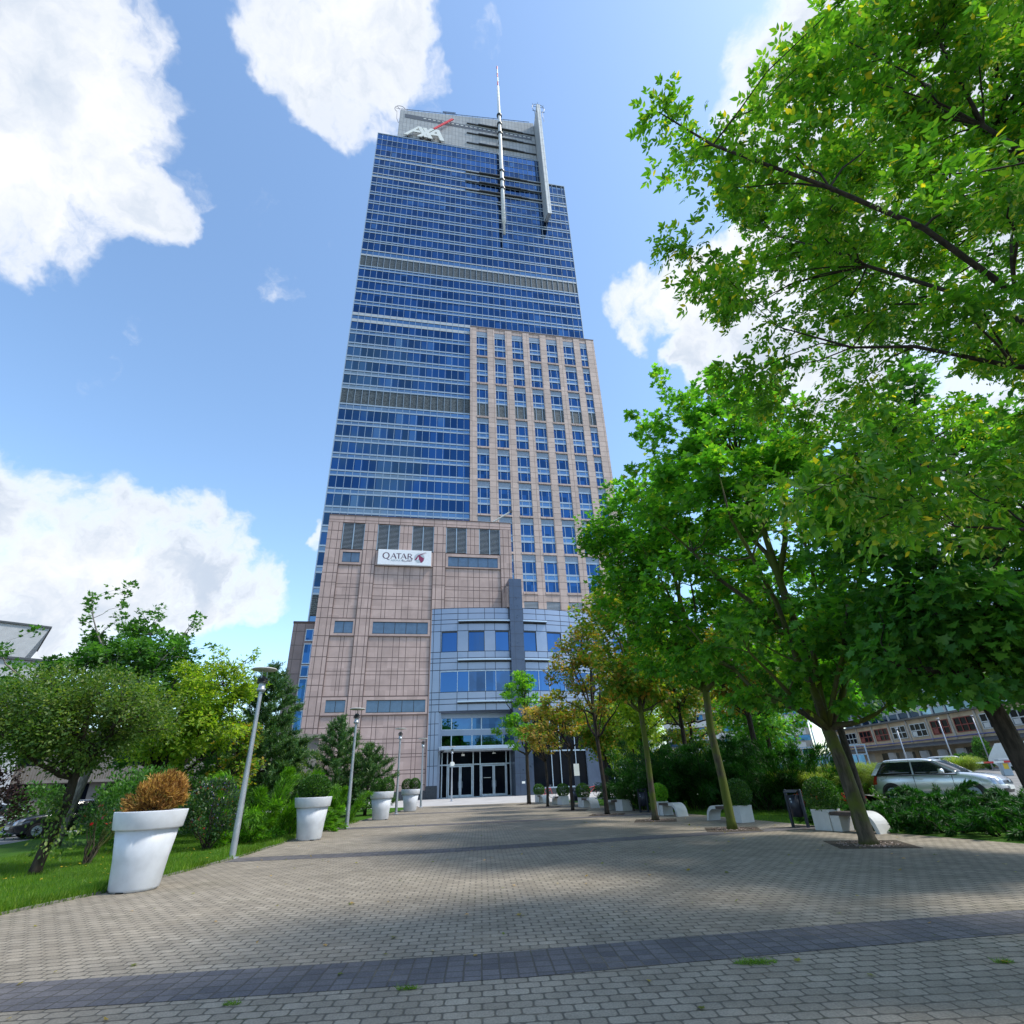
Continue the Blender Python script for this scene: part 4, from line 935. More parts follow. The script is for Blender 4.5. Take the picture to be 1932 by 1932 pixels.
M['bark_d'] = bark_mat('dark_bark', (0.022, 0.018, 0.014), (0.055, 0.045, 0.036))
M['bark_g'] = bark_mat('grey_bark', (0.10, 0.09, 0.08), (0.24, 0.22, 0.2))
M['lf_maple'] = leaf_mat('maple_leaves', [(0, (.022, .085, .012)), (.5, (.042, .135, .014)), (.9, (.075, .19, .016)), (1, (.16, .20, .02))], .55, .45, 1.95)
M['lf_mapled'] = leaf_mat('dark_maple_leaves', [(0, (.016, .062, .014)), (.6, (.028, .095, .015)), (1, (.055, .13, .018))], .5, .45, 2.3)
M['lf_maplem'] = leaf_mat('mixed_maple_leaves', [(0, (.035, .11, .014)), (.55, (.085, .155, .018)), (.8, (.17, .17, .025)), (1, (.24, .13, .03))], .5)
M['lf_rust'] = leaf_mat('rust_leaves', [(0, (.07, .11, .02)), (.4, (.15, .16, .03)), (.75, (.27, .19, .06)), (1, (.40, .26, .12))], .45, .45, 1.5)
M['lf_olive'] = leaf_mat('olive_leaves', [(0, (.05, .12, .015)), (.45, (.11, .155, .02)), (.75, (.20, .155, .025)), (1, (.26, .12, .03))], .5, .45, 1.35)
M['lf_bright'] = leaf_mat('bright_maple_leaves', [(0, (.04, .14, .014)), (.6, (.075, .2, .018)), (1, (.14, .26, .025))], .5)
M['lf_elder'] = leaf_mat('box_elder_leaves', [(0, (.03, .10, .012)), (.55, (.055, .15, .014)), (.93, (.105, .20, .02)), (1, (.34, .28, .02))], .55)
M['seeds'] = leaf_mat('seed_keys', [(0, (.13, .19, .045)), (1, (.24, .28, .08))], .45)
M['lf_yell'] = leaf_mat('yellow_green_leaves', [(0, (.06, .14, .014)), (.5, (.12, .2, .02)), (1, (.22, .27, .03))], .5)
M['lf_round'] = leaf_mat('small_grey_green_leaves', [(0, (.035, .085, .02)), (.6, (.06, .125, .025)), (1, (.13, .18, .04))], .4, .45, 1.35)
M['lf_dark'] = leaf_mat('deep_green_leaves', [(0, (.02, .07, .014)), (.6, (.035, .105, .018)), (1, (.06, .14, .03))], .4)
M['lf_box'] = leaf_mat('boxwood_leaves', [(0, (.014, .055, .012)), (.6, (.026, .088, .014)), (1, (.06, .14, .018))], .3, .45, 1.35)
M['lf_mahonia'] = leaf_mat('berry_bush_leaves', [(0, (.016, .055, .022)), (.6, (.035, .09, .03)), (.93, (.08, .14, .05)), (1, (.22, .04, .03))], .3, .3, 1.3)
M['lf_purple'] = leaf_mat('purple_leaves', [(0, (.018, .012, .014)), (.7, (.04, .022, .026)), (1, (.07, .05, .04))], .3, .45, 1.1)
M['lf_dead'] = leaf_mat('dead_brown_needles', [(0, (.06, .03, .012)), (.5, (.20, .105, .03)), (1, (.42, .29, .10))], .3, .8, 1.6)
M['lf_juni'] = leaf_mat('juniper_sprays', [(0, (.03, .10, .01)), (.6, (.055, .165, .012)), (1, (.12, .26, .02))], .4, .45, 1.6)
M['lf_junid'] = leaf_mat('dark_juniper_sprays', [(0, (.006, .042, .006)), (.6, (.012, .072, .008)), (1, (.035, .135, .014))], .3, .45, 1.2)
M['lf_pine'] = leaf_mat('pine_needles', [(0, (.014, .05, .018)), (.6, (.03, .085, .024)), (1, (.07, .13, .03))], .25)
M['lf_grass'] = leaf_mat('grass_blades', [(0, (.06, .16, .012)), (.6, (.10, .23, .018)), (1, (.19, .30, .035))], .45, .45, 1.0)
M['lf_orn'] = leaf_mat('ornamental_grass', [(0, (.09, .17, .02)), (.6, (.17, .26, .035)), (1, (.30, .36, .09))], .45, .45, 1.1)
M['fl_red'] = leaf_mat('red_petals', [(0, (.35, .03, .03)), (1, (.5, .06, .07))], .3, .45, 1)
M['fl_yel'] = leaf_mat('yellow_petals', [(0, (.5, .38, .03)), (1, (.6, .45, .04))], .3, .45, 1)
M['berry'] = plain('blue_berries', (.035, .03, .10), 0.4)
M['berry_r'] = plain('red_berries', (.45, .02, .02), 0.3)

def half_leaf(outline):
    """outline of one half (x along the midrib, y sideways) -> template of two faces with a slight fold"""
    up = [(x, y, 0.16 * y) for x, y in outline]; dn = [(x, -y, 0.16 * y) for x, y in outline[1:-1]]
    V = up + dn; k = len(outline)
    f1 = list(range(k)); f2 = [0] + [k + i for i in range(len(dn))] + [k - 1]
    return np.array(V), [f1[::-1], f2]
T_MAPLE = half_leaf([(0, 0), (.02, .22), (-.12, .42), (.12, .40), (.20, .30), (.34, .62), (.42, .50), (.56, .58), (.50, .22), (.72, .26), (.78, .12), (1.02, 0)])
T_MAPLES = half_leaf([(0, 0), (-.05, .36), (.2, .3), (.45, .58), (.52, .22), (1.0, 0)])
T_LANCE = half_leaf([(0, 0), (.22, .20), (.5, .22), (.78, .11), (1.0, 0)])
T_OVAL = half_leaf([(0, 0), (.3, .27), (.7, .24), (1.0, 0)])
T_NEEDLE = (np.array([(0, -.5, 0), (0, .5, 0), (1, 0, .0)]) * np.array([1, .09, 1]), [[0, 1, 2]])
T_SPRAY = (np.array([(0, -.02, 0), (.4, -.085, .03), (1, 0, -.07), (.4, .085, .03), (0, .02, 0)]), [[0, 1, 2], [0, 2, 4], [4, 2, 3]])
T_BLADE = (np.array([(0, -.5, 0), (0, .5, 0), (.55, .35, .0), (.55, -.35, .0), (1, 0, .0)]) * np.array([1, .08, 1]), [[0, 1, 2, 3], [3, 2, 4]])
def unit(a): return a / (np.linalg.norm(a, axis=-1, keepdims=True) + 1e-9)
def leaves(tmpl, P, T, N, S):
    """place one template at each point: T direction of the midrib, N face normal, S length"""
    V, F = tmpl
    T = unit(T); N = unit(N - (N * T).sum(1, keepdims=True) * T); B = np.cross(N, T)
    W = P[:, None, :] + S[:, None, None] * (V[None, :, 0:1] * T[:, None, :] + V[None, :, 1:2] * B[:, None, :] + V[None, :, 2:3] * N[:, None, :])
    k = len(V); nb = len(P)
    loops = np.concatenate([np.array(f) for f in F]); sizes = np.array([len(f) for f in F])
    L = (np.arange(nb)[:, None] * k + loops[None, :]).ravel(); Z = np.tile(sizes, nb)
    return W.reshape(-1, 3), L, Z
def join(parts):
    V = []; L = []; Z = []; b = 0
    for v, l, z in parts: V.append(v); L.append(l + b); Z.append(z); b += len(v)
    return np.concatenate(V), np.concatenate(L), np.concatenate(Z)
def ell_points(g, ells, count, rmin=0.0, power=0.45):
    """points in a union of ellipsoids (cx,cy,cz,rx,ry,rz), denser towards the outside"""
    w_ = np.array([e[3] * e[4] * e[5] for e in ells]) ** (2 / 3); w_ = w_ / w_.sum()
    idx = g.choice(len(ells), count, p=w_); E_ = np.array(ells)[idx]
    dv = unit(g.normal(size=(count, 3))); rr = rmin + (1 - rmin) * g.random(count) ** power
    return E_[:, :3] + dv * rr[:, None] * E_[:, 3:]
def curve(a, b, sag, k=6, g=None, wob=0.0):
    a = np.array(a, float); b = np.array(b, float); t = np.linspace(0, 1, k)[:, None]
    P = a + (b - a) * t; P[:, 2] += (sag * np.sin(np.pi * t[:, 0]))
    if g is not None and wob: P[1:-1] += g.normal(size=(k - 2, 3)) * wob
    return P
def tree(name, label, cat, base, ells, fork, r_trunk, n_limb=7, n_cl=90, n_leaf=8000, tmpl=T_MAPLE, size=.15, rc=.55, leaf='lf_maple', bark='bark', limb=1.0, lean=(0, 0), seed=1, group=None, flat=.6, compound=0, top=None, extra=None, twig=.35, seeds=0, stems=1, droop=.3, xs=1.0):
    """trunk with limbs running to leaf clusters that fill the crown"""
    g = np.random.default_rng(seed)
    t_ = thing(name, label, cat, (base[0], base[1], 0), 0, group)
    base = np.array([base[0], base[1], 0.0])
    cl = ell_points(g, [(base[0] + e[0], base[1] + e[1], e[2], e[3], e[4], e[5]) for e in ells], n_cl, .25, .5)
    nx = 0
    if extra is not None: cl = np.concatenate([cl, base + np.array(extra, float)]); nx = len(extra)
    ctop = top if top else max(e[2] + e[5] * .6 for e in ells)
    mb = MB((base[0], base[1], 0))
    forkp = base + np.array([lean[0], lean[1], fork])
    apex = base + np.array([lean[0] * 1.6 + np.mean([e[0] for e in ells]) * .6, lean[1] * 1.6 + np.mean([e[1] for e in ells]) * .6, ctop])
    zs = np.array([0, .15, .5, 1.0]); 
    tr_pts = [base, base + (forkp - base) * .06, base + (forkp - base) * .35 + g.normal(size=3) * [.03, .03, 0], base + (forkp - base) * .7 + g.normal(size=3) * [.03, .03, 0], forkp]
    tr_r = [r_trunk * 1.35, r_trunk * 1.08, r_trunk, r_trunk * .93, r_trunk * .88]
    up = curve(forkp, apex, 0, 6, g, .12); k = len(up)
    mb.tube(tr_pts + list(up[1:]), tr_r + [r_trunk * .8 * (1 - i / k) + .012 for i in range(1, k)], 10)
    axis = np.concatenate([np.array(tr_pts[3:]), up[1:]])
    # main limbs
    far = [int(g.integers(len(cl)))]
    dist = np.linalg.norm(cl - cl[far[0]], axis=1)
    while len(far) < min(n_limb, len(cl)):
        j = int(np.argmax(dist)); far.append(j); dist = np.minimum(dist, np.linalg.norm(cl - cl[j], axis=1))
    limb_pts = []; limb_r = []
    for j in far:
        tgt = cl[j]; h = fork + (max(tgt[2], fork + .3) - fork) * g.uniform(0.0, .45)
        q = axis[np.argmin(np.abs(axis[:, 2] - h))]
        P = curve(q, tgt, -.10 * np.linalg.norm(tgt - q) * (0.5 if tgt[2] > h else -1), 7, g, .05 * np.linalg.norm(tgt - q) * .35)
        r0_ = r_trunk * g.uniform(.38, .58) * limb; rr = r0_ * (1 - np.linspace(0, 1, 7)) ** .8 + .008
        mb.tube(list(P), list(rr), 7); limb_pts.append(P); limb_r.append(rr)
    LP = np.concatenate(limb_pts + [up]); LR = np.concatenate(limb_r + [np.array([r_trunk * .8 * (1 - i / k) + .012 for i in range(k)])])
    tw_p = []; tw_d = []
    for j, c in enumerate(cl):
        if j in far: continue
        dd = np.linalg.norm(LP - c, axis=1) + 2.0 * np.maximum(0, LP[:, 2] - c[2] + .3); q = int(np.argmin(dd))
        P = curve(LP[q], c, .06 * dd[q], 5, g, .03 * min(dd[q], 3))
        r0_ = min(LR[q] * .6, .012 + .016 * dd[q]); mb.tube(list(P), list(np.linspace(r0_, .006, 5)), 5, cap=False)
        tw_p.append(P)
    # leaves
    lam = np.full(len(cl), n_leaf / len(cl)); lam[len(cl) - nx:] *= xs
    per = np.maximum(1, g.poisson(lam)); ci = np.repeat(np.arange(len(cl)), per); nL = len(ci)
    rad = rc * g.uniform(.7, 1.3, len(cl)); rad[len(cl) - nx:] *= (.35 + .65 * xs)
    off = unit(g.normal(size=(nL, 3))) * (g.random(nL) ** .45)[:, None] * rad[ci][:, None] * np.array([1, 1, flat])
    P = cl[ci] + off
    if tw_p and twig:                                 # some leaves along the twigs
        TW = np.array(tw_p); mT = int(nL * twig * .5); a = g.integers(len(TW), size=mT); s_ = g.uniform(1.6, 4, mT); i0 = np.minimum(s_.astype(int), 3); fr = (s_ - i0)[:, None]
        Q = TW[a, i0] * (1 - fr) + TW[a, i0 + 1] * fr + g.normal(size=(mT, 3)) * rc * .28
        P = np.concatenate([P, Q]); off = np.concatenate([off, g.normal(size=(mT, 3)) * .3])
    # a few small side twigs carrying tufts at cluster edges
    nL = len(P); cen = apex * .35 + forkp * .65
    outw = unit(P - cen)
    T = unit(outw * .7 + unit(off) * .6 + g.normal(size=(nL, 3)) * .55 + np.array([0, 0, -droop]))
    N = unit(np.array([0, 0, 1.0]) + outw * .35 + g.normal(size=(nL, 3)) * .42)
    S = size * g.uniform(.65, 1.25, nL)
    if compound:
        parts = [leaves(tmpl, P, T, N, S)]
        B = np.cross(N, T)
        for sg in (-1, 1):
            T2 = unit(T * .55 + sg * B * .8 + g.normal(size=(nL, 3)) * .15); parts.append(leaves(tmpl, P - T * S[:, None] * .15, T2, N + g.normal(size=(nL, 3)) * .2, S * .85))
        if compound > 1:
            for sg in (-1, 1):
                T2 = unit(T * .45 + sg * B * .85 + g.normal(size=(nL, 3)) * .15); parts.append(leaves(tmpl, P - T * S[:, None] * .6, T2, N + g.normal(size=(nL, 3)) * .2, S * .75))
        V, Lo, Z = join(parts)
    else: V, Lo, Z = leaves(tmpl, P, T, N, S)
    mb.build('trunk', M[bark], t_, True)
    arrmesh('crown', V - base, Lo, Z, M[leaf], t_)
    if seeds:
        m_ = seeds; a = g.integers(nL, size=m_ // 14); Q = np.repeat(P[a], 14, 0) + g.normal(size=(len(a) * 14, 3)) * [.06, .06, .10] + [0, 0, -.12]
        kk = len(Q); V, Lo, Z = leaves(T_LANCE, Q, np.array([0, 0, -1.0]) + g.normal(size=(kk, 3)) * .45, g.normal(size=(kk, 3)), g.uniform(.035, .055, kk))
        arrmesh('seed_cluster', V - base, Lo, Z, M['seeds'], t_)
    return t_
def shrub(name, label, cat, base, ells, n_leaf, tmpl, size, leaf, seed=1, group=None, stems=6, stem_r=.02, bark='bark_d', upw=.5, rnd_=.6, rmin=.45, lump=0, z0=0.0, foliage='foliage', droop=0.0, wood=True, power=.5, lumpr=.35):
    g = np.random.default_rng(seed); t_ = thing(name, label, cat, (base[0], base[1], z0), 0, group); b = np.array([base[0], base[1], 0.0])
    E_ = [(b[0] + e[0], b[1] + e[1], e[2], e[3], e[4], e[5]) for e in ells]
    if lump:
        cl = ell_points(g, E_, lump, rmin, power); ci = g.integers(lump, size=n_leaf)
        P = cl[ci] + unit(g.normal(size=(n_leaf, 3))) * (g.random(n_leaf) ** .5)[:, None] * lumpr
    else: P = ell_points(g, E_, n_leaf, rmin, power)
    P[:, 2] = np.maximum(P[:, 2], z0 + .02)
    cen = np.mean([[e[0], e[1], e[2] - e[5] * .4] for e in E_], axis=0)
    outw = unit(P - cen)
    T = unit(outw + g.normal(size=(n_leaf, 3)) * rnd_ + np.array([0, 0, upw - droop])); N = unit(g.normal(size=(n_leaf, 3)) * .6 + outw + np.array([0, 0, .7]))
    V, Lo, Z = leaves(tmpl, P, T, N, size * g.uniform(.6, 1.3, n_leaf))
    arrmesh(foliage, V - np.array([b[0], b[1], z0]), Lo, Z, M[leaf], t_)
    if wood:
        mb = MB((base[0], base[1], z0))
        tg = ell_points(g, E_, stems, .3, .6)
        for q in tg:
            s0 = b + np.array([g.normal() * .06, g.normal() * .06, z0]); mb.tube(list(curve(s0, q, .0, 5, g, .05)), list(np.linspace(stem_r, stem_r * .3, 5)), 6, cap=False)
        mb.build('stem', M[bark], t_, True)
    return t_
def juniper(name, label, base, n_br, length, height, leaf, seed, spread=1.0, n_sp=150, size=.16, group=None, z0=0.0, aim=None, ell=(1, 1), cat='shrub', els=None):
    """many arching branches carrying feathery sprays"""
    g = np.random.default_rng(seed); t_ = thing(name, label, cat, (base[0], base[1], z0), 0, group); b = np.array([base[0], base[1], z0])
    mb = MB((base[0], base[1], z0)); Ps = []; Ts = []
    for i in range(n_br):
        an = g.uniform(0, 2 * math.pi); el = g.uniform(.12, 1.35) if height > 1.3 else g.uniform(.08, .7)
        if els: el = els[0] + (els[1] - els[0]) * (i + .5) / n_br
        ln = length * g.uniform(.7, 1.15); rr_ = math.cos(el) * ln * spread
        s0 = b + np.array([math.cos(an) * ell[0], math.sin(an) * ell[1], 0]) * length * g.uniform(0, .55)
        tip = s0 + np.array([math.cos(an) * rr_ * ell[0], math.sin(an) * rr_ * ell[1], min(height, math.sin(el) * ln) * g.uniform(.85, 1.1)])
        P = curve(s0, tip, .10 * ln, 8, g, .04)
        P[-1, 2] -= .06 * ln
        mb.tube(list(P), list(np.linspace(.025, .005, 8)), 5, cap=False)
        s_ = 7 * g.random(n_sp) ** .75; i0 = np.minimum(s_.astype(int), 6); fr = (s_ - i0)[:, None]
        Q = P[i0] * (1 - fr) + P[i0 + 1] * fr; D = unit(P[i0 + 1] - P[i0])
        wd = (.08 + .16 * np.sin(np.pi * np.minimum(1, (7 - s_) / 7 + .12)))[:, None] * length * .42
        side = unit(g.normal(size=(n_sp, 3)) * [1, 1, .45]); o_ = side * wd * (g.random((n_sp, 1)) ** .7)
        Ps.append(Q + o_); Ts.append(unit(D * 1.0 + unit(o_) * .55 + np.array([0, 0, .10]) + g.normal(size=(n_sp, 3)) * .18))
    P = np.concatenate(Ps); T = np.concatenate(Ts); P[:, 2] = np.maximum(P[:, 2], z0 + .03)
    N = unit(np.array([0, 0, 1.0]) + g.normal(size=P.shape) * .7)
    V, Lo, Z = leaves(T_SPRAY, P, T, N, size * 1.45 * g.uniform(.6, 1.4, len(P)))
    arrmesh('foliage', V - b, Lo, Z, M[leaf], t_); mb.build('stem', M['bark_d'], t_, True)
    return t_
def pine(name, label, base, height, radius, seed, zlow=.6, n_wh=11, dens=1.0, leaf='lf_pine'):
    g = np.random.default_rng(seed); t_ = thing(name, label, 'tree', (base[0], base[1], 0)); b = np.array([base[0], base[1], 0.0])
    mb = MB((base[0], base[1], 0)); mb.tube([b, b + [.05, 0, height * .5], b + [0, 0, height * .97]], [.11, .075, .015], 8)
    Ps = []; Ts = []
    def tuft(p_, d_, k_, ln):
        Ps.append(np.repeat(p_[None], k_, 0) + g.normal(size=(k_, 3)) * .035 + d_ * g.uniform(-.30, .1, (k_, 1))); Ts.append(unit(d_[None] * .9 + g.normal(size=(k_, 3)) * .55 + [0, 0, .15]))
    for i in range(n_wh):
        f = i / (n_wh - 1); z = zlow + (height - zlow - .3) * f; nb = int(g.integers(5, 8)) if f < .85 else 4
        for j in range(nb):
            an = 2 * math.pi * (j + g.random() * .6) / nb + i * .7; ln = radius * (1 - f) ** .75 * g.uniform(.65, 1.15) + .22
            s0 = b + np.array([0, 0, z]); tip = s0 + np.array([math.cos(an) * ln, math.sin(an) * ln, ln * (.15 + .55 * f) + .12]); P = curve(s0, tip, -.05 * ln, 6, g, .03)
            mb.tube(list(P), list(np.linspace(.03 * (1.2 - f), .008, 6)), 5, cap=False)
            k2 = max(4, int(ln * 22 * dens))
            for q in range(k2):
                s_ = 5 * g.uniform(.25, 1); i0 = min(int(s_), 4); p_ = P[i0] + (P[i0 + 1] - P[i0]) * (s_ - i0); d_ = unit(P[5] - P[0])
                sd_ = unit(g.normal(size=3) * [1, 1, .5] + d_ * .8 + [0, 0, .5]); p_ = p_ + sd_ * g.uniform(.06, .42) * (.4 + .6 * min(1, ln)); tuft(p_, sd_, 26, .13)
            tuft(P[-1], unit(P[-1] - P[-2]) * .6 + np.array([0, 0, .6]), 34, .15)
    tuft(b + [0, 0, height], np.array([0, 0, 1.0]), 50, .2)
    P = np.concatenate(Ps); T = np.concatenate(Ts); N = unit(g.normal(size=P.shape))
    V, Lo, Z = leaves((T_NEEDLE[0] * [1, 2.6, 1], T_NEEDLE[1]), P, T, N, .15 * g.uniform(.7, 1.3, len(P)))
    arrmesh('crown', V - b, Lo, Z, M[leaf], t_); mb.build('trunk', M['bark_d'], t_, True); return t_

# ================================================================== STREET FURNITURE
# five lamp posts along the left edge
def lamp_thing(label):
    t_ = thing('lamp_post', label, 'street lamp', (0, 0, 0), 0, 'disc topped lamp posts along the left edge of the plaza')
    mb = MB(); mb.lathe([(.16, 0), (.16, .025), (.10, .04)], 16); mb.build('base_plate', M['galv'], t_)
    mb = MB(); mb.lathe([(.082, .03), (.078, 1.2), (.062, 2.6), (.05, 4.18)], 14, cap=False); mb.build('pole', M['galv'], t_, True)
    mb = MB(); mb.lathe([(.055, 4.16), (.12, 4.19), (.125, 4.25), (.095, 4.26), (.095, 4.40), (.10, 4.41)], 18); hd = mb.build('lantern', M['alu_d'], t_, True)
    mb = MB()
    for z in (4.41, 4.46, 4.51): mb.lathe([(.07, z), (.155, z + .004), (.155, z + .024), (.07, z + .034)], 18)
    mb.lathe([(.06, 4.54), (.10, 4.55), (.06, 4.60), (.02, 4.62)], 18); mb.build('louvre_ring', M['steel_d'], hd, True)
    mb = MB()
    for k in range(3): an = 2 * math.pi * k / 3 + .5; mb.tube([(.09 * math.cos(an), .09 * math.sin(an), 4.53), (.10 * math.cos(an), .10 * math.sin(an), 4.79)], .009, 6)
    mb.build('strut', M['alu_d'], t_)
    mb = MB(); mb.lathe([(.0, 4.775), (.34, 4.785), (.365, 4.80), (.34, 4.825), (.0, 4.85)], 28, cap=False); mb.build('reflector_disc', M['white_conc'], t_, True)
    return t_
lampspots = [((-7.66, 16.2), 'tallest looking disc lamp post nearest the viewer, beside the berry bush'), ((-7.62, 26.1), 'second disc lamp post from the viewer, rising out of the bright junipers'),
             ((-7.75, 36.6), 'third disc lamp post from the viewer, standing between the two far round planters'), ((-7.8, 45.6), 'fourth disc lamp post from the viewer, just behind the farthest round planter'),
             ((-6.9, 57.5), 'farthest disc lamp post, with a white camera box, before the entrance block')]
L0 = lamp_thing(lampspots[0][1]); L0.location = (*lampspots[0][0], 0)
for (q, lab) in lampspots[1:]: lastlamp = dup(L0, (*q, 0), 0.3, lab, scale=1.0)
mb = MB(); mb.box(-.16, .16, -.14, .14, 3.05, 3.42); mb.box(-.22, -.16, -.08, .08, 3.1, 3.3); mb.box(.16, .24, -.08, .08, 3.12, 3.35); mb.build('camera_box', M['sign_white'], lastlamp, False, .02)

# round white planters
def planter(label):
    t_ = thing('round_planter', label, 'planter', (0, 0, 0), 0, 'tall white round planters along the left edge')
    mb = MB(); mb.lathe([(.36, .0), (.385, .015), (.405, .05), (.45, .5), (.525, .985)], 40, cap=True)
    body = mb.build('body', M['white_plastic'], t_, True)
    mb = MB(); mb.lathe([(.50, .975), (.572, .985), (.582, 1.0), (.622, 1.27), (.618, 1.285), (.60, 1.285), (.585, 1.27), (.55, 1.12)], 48, cap=False); mb.build('rim', M['white_plastic'], t_, True)
    mb = MB(); mb.lathe([(.0, 1.15), (.562, 1.15)], 30, cap=False); mb.build('soil', M['soil'], t_)
    mb = MB(); mb.box(-.06, .06, -.41, -.36, .0, .022); mb.build('foot', M['black'], t_)
    return t_
pots = [((-7.25, 11.68), 'nearest round white planter holding the dead brown bush', 0), ((-7.35, 20.88), 'second round white planter from the viewer, in front of the bright junipers', .6),
        ((-7.40, 31.17), 'third round white planter from the viewer, left of the third lamp post', 1.1), ((-7.46, 39.47), 'farthest round white planter, beside the fourth lamp post', 2.2)]
p0 = planter(pots[0][1]); p0.location = (*pots[0][0], 0)
for q, lab, rz in pots[1:]: dup(p0, (*q, 0), rz, lab)
shrub('dead_bush', 'dead brown conifer ball in the nearest round planter', 'bush', pots[0][0], [(.13, 0, 1.56, .40, .40, .36), (-.22, 0, 1.38, .28, .3, .22)], 9000, T_SPRAY, .085, 'lf_dead', 3, None, 60, .008, 'bark_d', .5, .5, .5, 170, 1.15, lumpr=.09)
for i, (q, lab, rz) in enumerate(pots[1:]):
    nm = ['clipped dark green box ball in the second round planter, lighter on top', 'clipped green box bush of two lobes in the third round planter', 'clipped green box bush of two lobes in the farthest round planter'][i]
    el = [(0, 0, 1.55, .52, .52, .42)] if i == 0 else [(-.22, 0, 1.5, .38, .42, .40), (.25, .05, 1.52, .36, .4, .42)]
    shrub('box_bush', nm, 'bush', q, el, 5200, T_OVAL, .06, 'lf_box', 11 + i, 'clipped box bushes in round planters', 10, .01, rmin=.86, rnd_=.8, z0=1.15)

# planter-and-bench units on the right
def bench_unit(label_p, label_b, loc, rz, flip, first=None):
    sgn = -1 if flip else 1
    cube = thing('cube_planter', label_p, 'planter', (*loc, 0), rz, 'white cube planters along the right edge')
    mb = MB(); mb.box(-.27, .27, -.27, .27, .0, .46); mb.build('body', M['white_conc'], cube, False, .012)
    mb = MB(); mb.box(-.27, .27, -.27, -.21, .46, .52); mb.box(-.27, .27, .21, .27, .46, .52); mb.box(-.27, -.21, -.21, .21, .46, .52); mb.box(.21, .27, -.21, .21, .46, .52); mb.build('rim', M['white_conc'], cube)
    mb = MB(); mb.box(-.21, .21, -.21, .21, .46, .485); mb.build('soil', M['soil'], cube)
    be = thing('bench', label_b, 'bench', (loc[0] + math.cos(rz) * .3 * sgn, loc[1] + math.sin(rz) * .3 * sgn, 0), rz, 'white benches with curved ends and dark slat seats')
    mb = MB(); mb.box(-.02 * sgn if sgn > 0 else -.26, .26 if sgn > 0 else .02, -.25, .25, 0, .38); mb.build('support', M['white_conc'], be, False, .01)
    mb = MB()
    for k in range(4): mb.box(min(0, .72 * sgn) + .005, max(0, .72 * sgn) - .005, -.25 + k * .127, -.25 + k * .127 + .115, .385, .47)
    mb.build('seat', M['bench_wood'], be)
    # curved end: seat slab bending down to the ground
    mb = MB(); out_ = [(.72 * sgn, .49)]; inn = [(.72 * sgn, .38)]
    for k in range(9): an = R(90 - k * 10); out_.append(((.86 + .42 * math.cos(an)) * sgn, .07 + .42 * math.sin(an) * 1.0)); inn.append(((.86 + .32 * math.cos(an)) * sgn, .06 + .32 * math.sin(an)))
    out_.append((1.31 * sgn, 0)); inn.append((1.21 * sgn, 0))
    for k in range(len(out_) - 1):
        a, b, c, d_ = out_[k], out_[k + 1], inn[k + 1], inn[k]
        mb.prism([a, b, c, d_], -.26, .26)
    mb.build('curved_end', M['white_conc'], be)
    return cube
units = [((8.62, 17.45), R(-64), False, 'nearest white cube planter with a round box bush, left of the leaning maple trunk', 'nearest bench with curved white end, partly behind the leaning maple trunk'),
         ((7.52, 21.1), R(-70), True, 'second white cube planter from the viewer, behind the second maple trunk', 'second bench from the viewer, its curved end left of the second maple trunk'),
         ((6.0, 26.6), R(-70), False, 'third white cube planter from the viewer, hidden by the third maple trunk', 'third bench from the viewer, its curved end right of the third maple trunk'),
         ((5.12, 30.6), R(-72), True, 'fourth white cube planter from the viewer, right of the rust coloured tree trunk', 'fourth bench from the viewer, left of its white cube planter'),
         ((3.62, 36.1), R(-72), False, 'fifth white cube planter from the viewer, standing in front of the entrance windows', 'fifth bench from the viewer with a bright curved end'),
         ((2.72, 40.6), R(-72), True, 'sixth white cube planter from the viewer, near the parked bicycle', 'sixth bench from the viewer, curved end to the left'),
         ((1.25, 46.9), R(-72), False, 'farthest white cube planter, close to the entrance', 'farthest bench, close to the entrance')]
for i, (q, rz, fl, la, lb_) in enumerate(units):
    bench_unit(la, lb_, q, rz, fl)
    rad = [.44, .44, .38, .44, .40, .40, .40][i]
    o_ = ['dark round box bush in the nearest cube planter, merging with the juniper hedge', 'round box bush in the second cube planter, beside the second maple', 'bright green round box bush in the third cube planter', 'round box bush in the fourth cube planter', 'round box bush in the fifth cube planter', 'round box bush in the sixth cube planter', 'round box bush in the farthest cube planter'][i]
    shrub('box_bush', o_, 'bush', q, [(0, 0, .5 + rad * .85, rad * 1.05, rad * 1.05, rad)], 3600 if i < 4 else 2200, T_OVAL, .06 if i < 4 else .07, 'lf_bright' if i == 2 else 'lf_box', 31 + i, 'round box bushes in cube planters', 8, .01, rmin=.84, rnd_=.8, z0=.48)

